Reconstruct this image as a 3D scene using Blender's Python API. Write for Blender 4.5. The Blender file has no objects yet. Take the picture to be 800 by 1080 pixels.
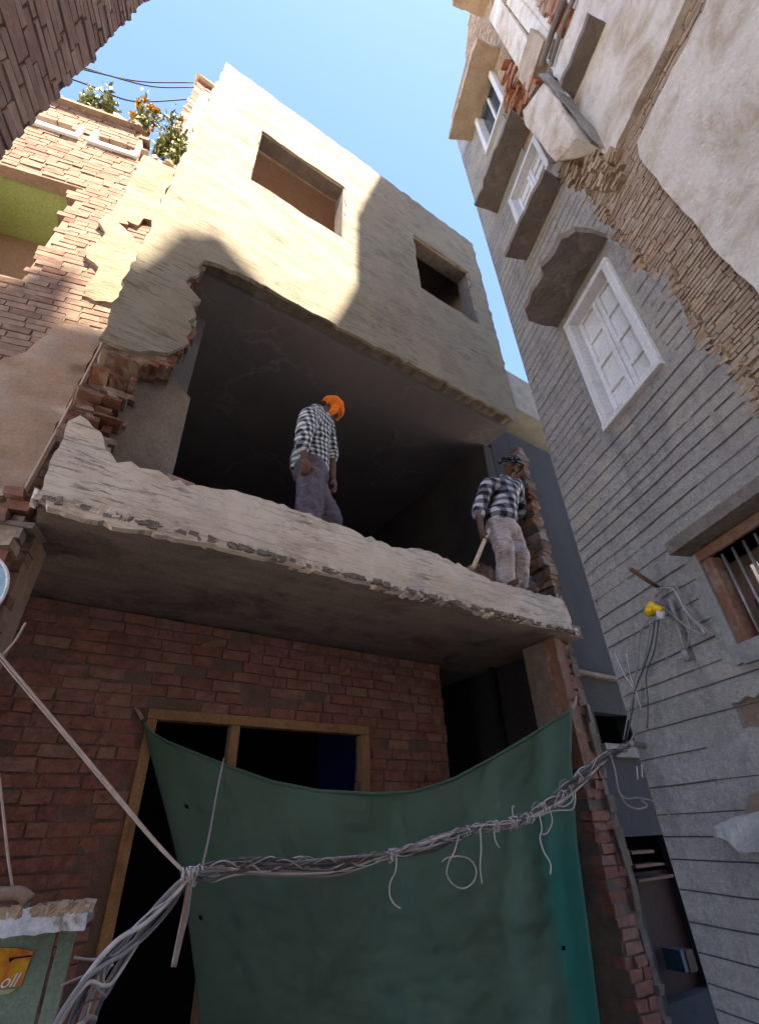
import bpy, bmesh, math, random
from mathutils import Vector, Matrix, Euler, noise, geometry
scene = bpy.context.scene
col = scene.collection
RAD = math.radians

# ------------------------------------------------------------------ camera, sky, sun, exposure
FPX = 513.0                                     # focal length in photo pixels (photo 800 x 1080)
RM = Matrix(((0.98100829, -0.07749437, -0.17781271),
             (-0.19087243, -0.54875548, -0.81390119),
             (-0.03450294, 0.83238336, -0.55312521))).transposed().transposed()
EYE = Vector((0, 0, 1.5))
cd = bpy.data.cameras.new('camera'); cam = bpy.data.objects.new('camera', cd); col.objects.link(cam)
cd.sensor_fit = 'VERTICAL'; cd.sensor_height = 36.0; cd.lens = 36.0 * FPX / 1080
cd.clip_start = 0.02; cd.clip_end = 2000
cam.matrix_world = Matrix.Translation(EYE) @ RM.to_4x4()
scene.camera = cam

SUN_AZ, SUN_EL = -14.0, 62.0                    # direction the light travels (from +Y), elevation
a_, e_ = RAD(SUN_AZ), RAD(SUN_EL)
SUND = Vector((math.sin(a_) * math.cos(e_), math.cos(a_) * math.cos(e_), -math.sin(e_)))
world = bpy.data.worlds.new('World'); scene.world = world; world.use_nodes = True
wn = world.node_tree.nodes; wl = world.node_tree.links
sky = wn.new('ShaderNodeTexSky'); sky.sky_type = 'NISHITA'; sky.sun_disc = False
sky.sun_elevation = e_
sky.sun_rotation = math.atan2(-SUND.x, -SUND.y)
sky.air_density = 0.5; sky.dust_density = 0.3; sky.ozone_density = 3.0
bg = wn['Background']; bg.inputs[1].default_value = 0.051
wl.new(sky.outputs[0], bg.inputs[0])
sd = bpy.data.lights.new('sun', 'SUN'); sd.energy = 2.0; sd.angle = RAD(0.5); sd.color = (1.0, 0.87, 0.66)
sun = bpy.data.objects.new('sun', sd); col.objects.link(sun)
sun.rotation_euler = SUND.to_track_quat('-Z', 'Y').to_euler()
scene.view_settings.view_transform = 'Standard'; scene.view_settings.look = 'None'
scene.view_settings.exposure = 4.15; scene.view_settings.gamma = 1.0
scene.view_settings.use_curve_mapping = False
scene.cycles.max_bounces = 8; scene.cycles.diffuse_bounces = 5

# ------------------------------------------------------------------ frames: local (u along wall, w into wall, z up)
def ray(px, py):
    return RM @ Vector((px - 400, -(py - 540), -FPX)).normalized()
class Frame:
    def __init__(s, o, u, w):
        s.o = Vector(o); s.u = Vector(u).normalized(); s.w = Vector(w).normalized()
        s.M = Matrix(((s.u.x, s.w.x, 0, s.o.x), (s.u.y, s.w.y, 0, s.o.y), (0, 0, 1, s.o.z), (0, 0, 0, 1)))
        s.I = s.M.inverted()
    def px(s, px, py, w=0.0):                    # pixel -> (u, z) on the plane at depth w
        r = ray(px, py); n = s.w; p0 = s.o + n * w
        p = EYE + r * ((p0 - EYE).dot(n) / r.dot(n)); l = s.I @ p
        return (l.x, l.z)
    def pz(s, px, py, z):                        # pixel -> (u, w) on the level z
        r = ray(px, py); p = EYE + r * ((z - EYE.z) / r.z); l = s.I @ p
        return (l.x, l.y)
    def P(s, px, py, w=0.0):
        u, z = s.px(px, py, w); return Vector((u, w, z))
    def poly(s, pts, w=0.0):
        return [s.px(x, y, w) for x, y in pts]
D = 2.6
fa = RAD(67.547)
FU = Vector((math.sin(fa), math.cos(fa), 0)); FW = Vector((-math.cos(fa), math.sin(fa), 0))
F = Frame(FW * D, FU, FW)                        # the gutted house
na = RAD(82.0)
NU = Vector((math.sin(na), math.cos(na), 0)); NW = Vector((-math.cos(na), math.sin(na), 0))
N = Frame(FW * D + FU * (-.28) + FW * .3, NU, NW)  # its left neighbour
B = 2.05
G = Frame((B, 0, 0), (0, -1, 0), (1, 0, 0))      # tall house on the right
A = 0.92
L = Frame((-A, 0, 0), (0, 1, 0), (-1, 0, 0))     # near house on the left
W0 = Frame((0, 0, 0), (1, 0, 0), (0, 1, 0))

# ------------------------------------------------------------------ materials
def ramp(nt, stops, fac):
    r = nt.nodes.new('ShaderNodeValToRGB'); e = r.color_ramp.elements
    while len(e) < len(stops): e.new(0.5)
    for k, (p, c) in enumerate(stops):
        e[k].position = p; e[k].color = (*c, 1)
    nt.links.new(fac, r.inputs[0]); return r.outputs[0]
def mixc(nt, fac, a, b, mode='MIX'):
    m = nt.nodes.new('ShaderNodeMix'); m.data_type = 'RGBA'; m.blend_type = mode
    for s, v in ((m.inputs[0], fac), (m.inputs[6], a), (m.inputs[7], b)):
        if hasattr(v, 'links'): nt.links.new(v, s)
        elif isinstance(v, tuple): s.default_value = (*v, 1)
        else: s.default_value = v
    return m.outputs[2]
def coords(nt, scale=(1, 1, 1), rot=(0, 0, 0)):
    tc = nt.nodes.new('ShaderNodeTexCoord'); mp = nt.nodes.new('ShaderNodeMapping')
    mp.inputs['Scale'].default_value = scale; mp.inputs['Rotation'].default_value = rot
    nt.links.new(tc.outputs['Object'], mp.inputs[0]); return mp.outputs[0]
def nz(nt, vec, scale, detail=6, rough=.6, dist=0.0):
    n = nt.nodes.new('ShaderNodeTexNoise'); n.inputs['Scale'].default_value = scale
    n.inputs['Detail'].default_value = detail; n.inputs['Roughness'].default_value = rough
    n.inputs['Distortion'].default_value = dist
    nt.links.new(vec, n.inputs['Vector']); return n.outputs['Fac']
def bumpn(nt, h, strength, dist, prev=None):
    b = nt.nodes.new('ShaderNodeBump'); b.inputs['Strength'].default_value = strength
    b.inputs['Distance'].default_value = dist
    nt.links.new(h, b.inputs['Height'])
    if prev is not None: nt.links.new(prev, b.inputs['Normal'])
    return b.outputs[0]
def base_mat(name, rough=.9):
    m = bpy.data.materials.new(name); m.use_nodes = True
    p = m.node_tree.nodes['Principled BSDF']; p.inputs['Roughness'].default_value = rough
    p.inputs['Specular IOR Level'].default_value = .25
    return m, m.node_tree, p
def mat(name, stops, scale=4, stretch=(1, 1, 1), stain=None, stain_scale=1.2, stain_rng=(.5, .7), fine=60, fine_amt=.25,
        island=0.0, bumps=((30, .5, .01),), bump_stretch=None, rough=.9, rot=(0, 0, 0)):
    m, nt, p = base_mat(name, rough)
    v = coords(nt, stretch, rot); v1 = coords(nt)
    c = ramp(nt, stops, nz(nt, v, scale, 8, .65))
    if stain:
        f = ramp(nt, [(stain_rng[0], (0, 0, 0)), (stain_rng[1], (1, 1, 1))], nz(nt, v1, stain_scale, 7, .7, .4))
        c = mixc(nt, f, c, stain)
    if fine_amt:
        g = ramp(nt, [(.3, (1 - fine_amt,) * 3), (.7, (1 + fine_amt * .4,) * 3)], nz(nt, v1, fine, 4, .7))
        c = mixc(nt, 1.0, c, g, 'MULTIPLY')
    if island:
        gi = nt.nodes.new('ShaderNodeNewGeometry')
        r = ramp(nt, [(0, (1 - island, 1 - island, 1 - island * .9)), (.5, (1, 1, 1)), (1, (1 + island * .5, 1 + island * .42, 1 + island * .36))], gi.outputs['Random Per Island'])
        c = mixc(nt, 1.0, c, r, 'MULTIPLY')
    nt.links.new(c, p.inputs['Base Color'])
    prev = None
    vb = coords(nt, bump_stretch) if bump_stretch else v1
    for k, (s, st, d) in enumerate(bumps):
        prev = bumpn(nt, nz(nt, vb if k == 0 else v1, s, 6, .65), st, d, prev)
    if prev is not None: nt.links.new(prev, p.inputs['Normal'])
    return m
def brick_mat(name, cols, island=.35, dust=None, dust_rng=(.55, .75), bump=.6):
    """bricks that are separate islands of one mesh: colour drawn per brick, blotched and dusted with lime"""
    m, nt, p = base_mat(name, .92)
    v = coords(nt); gi = nt.nodes.new('ShaderNodeNewGeometry')
    n = len(cols)
    c = ramp(nt, [((k + .5) / n, cc) for k, cc in enumerate(cols)], gi.outputs['Random Per Island'])
    g = ramp(nt, [(.3, (1 - island,) * 3), (.7, (1.12,) * 3)], nz(nt, v, 14, 6, .7))
    c = mixc(nt, 1.0, c, g, 'MULTIPLY')
    if dust:
        f = ramp(nt, [(dust_rng[0], (0, 0, 0)), (dust_rng[1], (1, 1, 1))], nz(nt, v, 3.2, 8, .72, .5))
        c = mixc(nt, f, c, dust)
    nt.links.new(c, p.inputs['Base Color'])
    nt.links.new(bumpn(nt, nz(nt, v, 70, 5, .7), bump, .006, bumpn(nt, nz(nt, v, 18, 4, .6), .5, .012)), p.inputs['Normal'])
    return m
def plain(name, c, rough=.6, metal=0, amt=.2, scale=25):
    m = mat(name, [(.3, tuple(x * (1 - amt) for x in c)), (.7, tuple(min(1, x * (1 + amt)) for x in c))], scale, rough=rough, bumps=((scale * 3, .2, .002),), fine_amt=.1)
    m.node_tree.nodes['Principled BSDF'].inputs['Metallic'].default_value = metal
    return m

def plaster_front(name='gouged_cream_plaster', k=1.0, ky=1.0):
    """cream lime plaster with trowelled, gouged horizontal streaks and ghosted brick courses"""
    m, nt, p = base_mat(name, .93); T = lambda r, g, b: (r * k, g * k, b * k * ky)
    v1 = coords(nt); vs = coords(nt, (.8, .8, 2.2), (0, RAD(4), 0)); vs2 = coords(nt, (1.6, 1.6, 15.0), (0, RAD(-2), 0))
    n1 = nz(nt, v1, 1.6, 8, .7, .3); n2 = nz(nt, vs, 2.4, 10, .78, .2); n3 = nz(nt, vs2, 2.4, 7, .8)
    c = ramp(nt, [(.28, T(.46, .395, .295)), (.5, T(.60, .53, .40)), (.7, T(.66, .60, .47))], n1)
    c = mixc(nt, ramp(nt, [(.52, (0, 0, 0)), (.62, (.7,) * 3)], n2), c, T(.36, .30, .23))
    cl = ramp(nt, [(.44, (0, 0, 0)), (.58, (1, 1, 1))], nz(nt, v1, 1.1, 5, .6))
    st = ramp(nt, [(.53, (0, 0, 0)), (.58, (.95,) * 3)], n3)
    c = mixc(nt, mixc(nt, 1.0, st, cl, 'MULTIPLY'), c, T(.20, .155, .11))
    n4 = nz(nt, coords(nt, (2.5, 2.5, 34), (0, RAD(3), 0)), 2.0, 5, .7)
    c = mixc(nt, ramp(nt, [(.56, (0, 0, 0)), (.66, (.5,) * 3)], n4), c, T(.34, .28, .205))
    wv = nt.nodes.new('ShaderNodeTexWave'); wv.bands_direction = 'Z'; wv.inputs['Scale'].default_value = 4.1; wv.inputs['Distortion'].default_value = 1.2; wv.inputs['Detail'].default_value = 3; wv.inputs['Detail Scale'].default_value = 2.5
    nt.links.new(v1, wv.inputs['Vector'])
    gh_ = ramp(nt, [(.0, (.6,) * 3), (.10, (0, 0, 0))], wv.outputs['Fac'])
    c = mixc(nt, mixc(nt, 1.0, gh_, ramp(nt, [(.48, (0, 0, 0)), (.62, (1, 1, 1))], nz(nt, v1, 1.9, 5)), 'MULTIPLY'), c, T(.30, .245, .18))
    c = mixc(nt, ramp(nt, [(.5, (0, 0, 0)), (.66, (.55,) * 3)], nz(nt, coords(nt, (1, 1, .6)), 2.7, 8, .75, .8)), c, T(.40, .375, .33))
    c = mixc(nt, ramp(nt, [(.66, (0, 0, 0)), (.76, (.5,) * 3)], nz(nt, v1, 5, 6, .7)), c, T(.70, .65, .53))
    nt.links.new(c, p.inputs['Base Color'])
    b = bumpn(nt, n2, .5, .03); b = bumpn(nt, st, -.7, .02, b); b = bumpn(nt, n4, .5, .012, b); b = bumpn(nt, nz(nt, v1, 45, 5, .7), .4, .008, b)
    nt.links.new(b, p.inputs['Normal'])
    return m
M = {}
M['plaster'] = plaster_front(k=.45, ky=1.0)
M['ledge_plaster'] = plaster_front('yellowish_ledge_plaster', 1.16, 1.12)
M['break'] = brick_mat('broken_brick', [(.16, .065, .045), (.24, .10, .065), (.20, .13, .10), (.30, .23, .17)], .4, (.42, .36, .29), (.5, .7))
M['orange_break'] = brick_mat('fresh_broken_brick', [(.34, .12, .05), (.42, .17, .08), (.33, .25, .18), (.25, .09, .05)], .35, (.45, .38, .30), (.5, .72))
M['red_brick'] = brick_mat('old_red_brick', [(.31, .14, .108), (.35, .16, .122), (.33, .145, .112), (.28, .125, .10), (.37, .20, .155)], .45, (.33, .21, .165), (.56, .74))
M['mortar'] = mat('grey_mortar', [(.3, (.13, .105, .09)), (.7, (.23, .19, .16))], 8)
M['dark_mortar'] = mat('dark_mortar', [(.3, (.15, .095, .075)), (.7, (.23, .155, .125))], 8)
M['pale_brick'] = brick_mat('pale_pink_brick', [(.19, .112, .08), (.225, .145, .11), (.21, .132, .096), (.25, .175, .135), (.17, .092, .068)], .35, (.26, .195, .15), (.5, .7))
M['tan_brick'] = brick_mat('tan_thin_brick', [(.38, .28, .195), (.44, .33, .235), (.34, .245, .175), (.47, .37, .27), (.40, .275, .18)], .3, (.50, .42, .33), (.56, .76))
M['purple_brick'] = brick_mat('weathered_brown_brick', [(.46, .32, .265), (.52, .365, .305), (.42, .29, .24), (.55, .41, .345), (.39, .26, .22)], .3, (.38, .30, .26), (.56, .76))
M['tan_mortar'] = mat('brown_mud_mortar', [(.3, (.20, .135, .095)), (.7, (.29, .21, .155))], 9)
M['pink_plaster'] = mat('pink_cream_plaster', [(.3, (.22, .135, .085)), (.5, (.27, .178, .12)), (.72, (.31, .23, .17))], 3, (1, 1, 1.6), (.22, .185, .155), 2.4, (.5, .68), 60, .2, 0, ((4, .5, .03), (45, .4, .008)), (1, 1, 4))
M['white_plaster'] = mat('patchy_white_plaster', [(.3, (.56, .49, .41)), (.48, (.68, .62, .54)), (.7, (.75, .70, .62))], 2.4, (1, 1, 1), (.42, .31, .20), 2.1, (.48, .66), 50, .16, 0, ((5, .6, .05), (40, .4, .008)))
def stucco():
    m, nt, p = base_mat('grey_grained_stucco', .95)
    v = coords(nt)
    c = ramp(nt, [(.35, (.31, .29, .265)), (.65, (.41, .385, .355))], nz(nt, v, 2.2, 8, .7))
    g = ramp(nt, [(.36, (.66,) * 3), (.52, (1.0,) * 3), (.68, (1.16,) * 3)], nz(nt, v, 90, 5, .75))
    c = mixc(nt, 1.0, c, g, 'MULTIPLY')
    g2 = ramp(nt, [(.4, (.8,) * 3), (.6, (1.06,) * 3)], nz(nt, v, 24, 5, .8))
    c = mixc(nt, 1.0, c, g2, 'MULTIPLY')
    c = mixc(nt, ramp(nt, [(.5, (0, 0, 0)), (.72, (.6,) * 3)], nz(nt, v, 1.1, 8, .7, .6)), c, (.50, .42, .32))
    c = mixc(nt, ramp(nt, [(.54, (0, 0, 0)), (.70, (.65,) * 3)], nz(nt, coords(nt, (3, 3, .5)), 2.0, 8, .7)), c, (.175, .172, .175))
    c = mixc(nt, ramp(nt, [(.55, (0, 0, 0)), (.68, (.5,) * 3)], nz(nt, v, 2.9, 9, .75, 1.0)), c, (.46, .44, .41))
    nt.links.new(c, p.inputs['Base Color'])
    nt.links.new(bumpn(nt, nz(nt, v, 90, 5, .75), .9, .008, bumpn(nt, nz(nt, v, 9, 5, .6), .4, .03)), p.inputs['Normal'])
    return m
M['stucco'] = stucco()
M['groove'] = plain('dark_groove', (.07, .064, .062), .95)
M['soffit'] = mat('sooty_concrete', [(.3, (.19, .15, .125)), (.7, (.28, .225, .19))], 3, (1, 3, 1), (.08, .06, .05), 2, (.5, .7))
def ceiling_mat():
    m, nt, p = base_mat('sooty_cracked_ceiling', .9)
    v = coords(nt)
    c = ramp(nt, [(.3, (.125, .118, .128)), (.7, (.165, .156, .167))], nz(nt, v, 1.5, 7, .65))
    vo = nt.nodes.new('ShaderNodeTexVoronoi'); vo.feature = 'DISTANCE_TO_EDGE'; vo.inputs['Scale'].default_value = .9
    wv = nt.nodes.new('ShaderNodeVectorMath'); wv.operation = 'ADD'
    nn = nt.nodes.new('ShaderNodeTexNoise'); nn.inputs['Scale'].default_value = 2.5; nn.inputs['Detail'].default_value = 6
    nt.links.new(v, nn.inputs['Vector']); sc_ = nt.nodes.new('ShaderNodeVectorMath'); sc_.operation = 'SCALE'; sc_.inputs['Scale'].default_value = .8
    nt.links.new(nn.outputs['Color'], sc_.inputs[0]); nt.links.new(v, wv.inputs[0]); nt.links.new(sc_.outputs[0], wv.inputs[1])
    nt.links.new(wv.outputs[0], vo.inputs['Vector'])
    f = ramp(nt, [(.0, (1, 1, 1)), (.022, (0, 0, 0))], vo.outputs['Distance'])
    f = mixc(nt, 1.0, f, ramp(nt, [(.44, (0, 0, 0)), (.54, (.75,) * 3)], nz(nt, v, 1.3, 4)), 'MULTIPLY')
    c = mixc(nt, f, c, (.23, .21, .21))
    nt.links.new(c, p.inputs['Base Color'])
    nt.links.new(bumpn(nt, nz(nt, v, 6, 6, .7), .4, .02), p.inputs['Normal'])
    return m
M['ceiling'] = ceiling_mat()
M['room_wall'] = mat('grey_brown_room_plaster', [(.3, (.15, .125, .105)), (.7, (.22, .185, .155))], 3, stain=(.11, .09, .08))
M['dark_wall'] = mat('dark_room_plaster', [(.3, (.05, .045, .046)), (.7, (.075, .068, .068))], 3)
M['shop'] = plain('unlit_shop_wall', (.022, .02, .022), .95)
M['pink_room'] = mat('pinkish_room_plaster', [(.3, (.36, .26, .205)), (.7, (.43, .32, .26))], 3)
M['brown_room'] = mat('brown_room_plaster', [(.3, (.24, .145, .085)), (.7, (.32, .20, .125))], 3)
M['wood'] = mat('weathered_door_wood', [(.3, (.30, .165, .075)), (.7, (.42, .25, .12))], 6, (6, 6, 1), (.20, .12, .07), 4, (.5, .7), bumps=((20, .4, .006),), rough=.75)
M['dark_wood'] = mat('dark_red_wood', [(.3, (.17, .075, .05)), (.7, (.27, .14, .09))], 6, (6, 6, 1), (.33, .24, .18), 5, (.52, .66), bumps=((20, .4, .006),), rough=.8)
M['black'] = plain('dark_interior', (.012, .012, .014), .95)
M['blue_panel'] = plain('navy_painted_board', (.02, .025, .12), .7)
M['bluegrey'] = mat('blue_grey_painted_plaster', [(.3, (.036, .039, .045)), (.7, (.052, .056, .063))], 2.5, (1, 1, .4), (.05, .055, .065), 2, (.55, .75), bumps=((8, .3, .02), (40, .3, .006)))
M['greyconc'] = mat('grey_concrete', [(.3, (.24, .235, .225)), (.7, (.34, .33, .31))], 4, stain=(.18, .17, .16))
M['paleconc'] = mat('pale_concrete', [(.3, (.40, .38, .35)), (.7, (.55, .52, .48))], 5, stain=(.25, .235, .215))
M['darkconc'] = mat('weather_black_concrete', [(.3, (.17, .14, .12)), (.7, (.27, .225, .195))], 5, stain=(.36, .30, .25), stain_scale=4, stain_rng=(.55, .7), bumps=((14, .8, .03), (60, .4, .006)))
M['tanconc'] = mat('tan_concrete', [(.3, (.40, .30, .21)), (.7, (.54, .43, .32))], 4, stain=(.28, .21, .16), stain_scale=3)
M['white_paint'] = mat('dusty_white_paint', [(.3, (.62, .62, .63)), (.7, (.74, .74, .75))], 4, stain=(.50, .48, .46), stain_scale=3, stain_rng=(.5, .75), bumps=((30, .15, .004),), rough=.7)
M['glass'] = plain('dark_window_glass', (.03, .05, .075), .08)
M['green_wall'] = mat('lime_green_room_paint', [(.3, (.30, .40, .14)), (.7, (.36, .46, .19))], 2, stain=(.36, .40, .20))
M['olive_wall'] = mat('olive_room_paint', [(.3, (.34, .36, .18)), (.7, (.30, .31, .16))], 3)
M['steel'] = plain('dull_grey_steel', (.30, .29, .28), .5, .5)
M['rust'] = plain('rusty_iron', (.15, .085, .06), .8, .2, .35)
M['rope'] = plain('jute_rope', (.40, .30, .24), .9)
M['wire_grey'] = plain('pale_grey_cable', (.28, .27, .275), .5)
M['wire_white'] = plain('white_wire', (.50, .48, .47), .5)
M['wire_dark'] = plain('dark_cable', (.10, .095, .10), .5)
M['wire_pink'] = plain('pinkish_cable', (.27, .22, .215), .5)
M['yellow'] = plain('yellow_plastic', (.75, .48, .02), .45)
M['pole_black'] = plain('black_line', (.008, .008, .012), .8)
M['ground'] = mat('dusty_paved_lane', [(.3, (.52, .45, .36)), (.7, (.62, .54, .44))], 3, stain=(.42, .36, .29))
M['skin'] = mat('brown_skin', [(.3, (.12, .062, .042)), (.7, (.17, .088, .058))], 12, bumps=((60, .1, .002),), rough=.6)
M['hair'] = plain('black_hair', (.012, .010, .010), .7)
M['orange'] = mat('orange_cotton', [(.35, (.75, .15, .008)), (.65, (.86, .24, .02))], 9, bumps=((14, .6, .02),), rough=.9, fine_amt=.1)
M['purple_cloth'] = mat('dusty_purple_cotton', [(.3, (.10, .085, .115)), (.7, (.16, .14, .175))], 6, (2, 2, 1), stain=(.20, .185, .20), stain_scale=5, bumps=((5, 1.0, .05),), bump_stretch=(1.6, 1.6, 2), fine_amt=.15)
M['pale_cloth'] = mat('dusty_pale_cotton', [(.3, (.54, .47, .46)), (.7, (.68, .61, .60))], 6, (2, 2, 1), stain=(.30, .25, .24), stain_scale=6, stain_rng=(.5, .66), bumps=((5, 1.0, .05),), bump_stretch=(1, 1, 3.5), fine_amt=.15)
M['sandal'] = plain('black_rubber', (.02, .02, .02), .7)

def math_node(nt, op, a, b=None):
    m = nt.nodes.new('ShaderNodeMath'); m.operation = op
    for s, v in zip(m.inputs, (a, b)):
        if v is None: continue
        if hasattr(v, 'links'): nt.links.new(v, s)
        else: s.default_value = v
    return m.outputs[0]
def plaid(name, period, white, dark, mid, rot):
    m, nt, p = base_mat(name, .9)
    v = coords(nt, (1, 1, 1), rot)
    w = nt.nodes.new('ShaderNodeVectorMath'); w.operation = 'ADD'
    nn = nt.nodes.new('ShaderNodeTexNoise'); nn.inputs['Scale'].default_value = 5
    nt.links.new(v, nn.inputs['Vector'])
    s2 = nt.nodes.new('ShaderNodeVectorMath'); s2.operation = 'SCALE'; s2.inputs['Scale'].default_value = .06
    nt.links.new(nn.outputs['Color'], s2.inputs[0]); nt.links.new(v, w.inputs[0]); nt.links.new(s2.outputs[0], w.inputs[1])
    sp = nt.nodes.new('ShaderNodeSeparateXYZ'); nt.links.new(w.outputs[0], sp.inputs[0])
    a = math_node(nt, 'ADD', sp.outputs[0], math_node(nt, 'MULTIPLY', sp.outputs[1], .6))
    fa_ = math_node(nt, 'LESS_THAN', math_node(nt, 'FRACT', math_node(nt, 'DIVIDE', a, period)), .52)
    fz_ = math_node(nt, 'LESS_THAN', math_node(nt, 'FRACT', math_node(nt, 'DIVIDE', sp.outputs[2], period)), .52)
    both = math_node(nt, 'MULTIPLY', fa_, fz_); one = math_node(nt, 'MAXIMUM', fa_, fz_)
    c = mixc(nt, one, white, mid); c = mixc(nt, both, c, dark)
    nt.links.new(c, p.inputs['Base Color'])
    nt.links.new(bumpn(nt, nz(nt, v, 12, 4, .6), .6, .02), p.inputs['Normal'])
    return m
M['check'] = plaid('black_white_check', .05, (.66, .68, .70), (.022, .024, .035), (.20, .22, .25), (0, RAD(8), 0))
M['plaid'] = plaid('navy_white_plaid', .105, (.55, .55, .58), (.022, .024, .035), (.16, .16, .19), (0, RAD(-5), 0))
def dotted():
    m, nt, p = base_mat('black_dotted_cotton', .9)
    v = coords(nt); vo = nt.nodes.new('ShaderNodeTexVoronoi'); vo.inputs['Scale'].default_value = 52
    vo.inputs['Randomness'].default_value = .3
    nt.links.new(v, vo.inputs['Vector'])
    c = ramp(nt, [(.24, (.6, .6, .6)), (.30, (.012, .012, .016))], vo.outputs['Distance'])
    nt.links.new(c, p.inputs['Base Color']); return m
M['dotted'] = dotted()
def tarp_mat():
    m, nt, p = base_mat('green_woven_tarpaulin', .8)
    v = coords(nt)
    c = ramp(nt, [(.3, (.098, .165, .122)), (.7, (.13, .205, .155))], nz(nt, v, 1.2, 7, .6))
    c = mixc(nt, ramp(nt, [(.55, (0, 0, 0)), (.75, (.5,) * 3)], nz(nt, v, 2.5, 8, .7)), c, (.125, .17, .145))
    at_ = nt.nodes.new('ShaderNodeAttribute'); at_.attribute_name = 'light_through'
    c = mixc(nt, at_.outputs['Fac'], c, (.03, .18, .15))  # teal stands for light shining through from the gap behind
    nt.links.new(c, p.inputs['Base Color'])
    nt.links.new(bumpn(nt, nz(nt, v, 9, 5, .6), .35, .04, bumpn(nt, nz(nt, v, 120, 2), .2, .003)), p.inputs['Normal'])
    tr = nt.nodes.new('ShaderNodeBsdfTranslucent'); tr.inputs[0].default_value = (.02, .30, .27, 1)
    mx = nt.nodes.new('ShaderNodeMixShader'); mx.inputs[0].default_value = .3
    out = nt.nodes['Material Output']
    nt.links.new(p.outputs[0], mx.inputs[1]); nt.links.new(tr.outputs[0], mx.inputs[2]); nt.links.new(mx.outputs[0], out.inputs[0])
    return m
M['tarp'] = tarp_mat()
def leaf(name, a, b):
    m, nt, p = base_mat(name, .6)
    gi = nt.nodes.new('ShaderNodeNewGeometry')
    nt.links.new(ramp(nt, [(0, a), (1, b)], gi.outputs['Random Per Island']), p.inputs['Base Color'])
    return m
M['leaf'] = leaf('dusty_green_leaf', (.09, .11, .03), (.24, .24, .08))
M['marigold'] = leaf('marigold_bloom', (.50, .22, .01), (.60, .40, .02))
M['stem'] = plain('plant_stem', (.16, .14, .07), .9)

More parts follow.
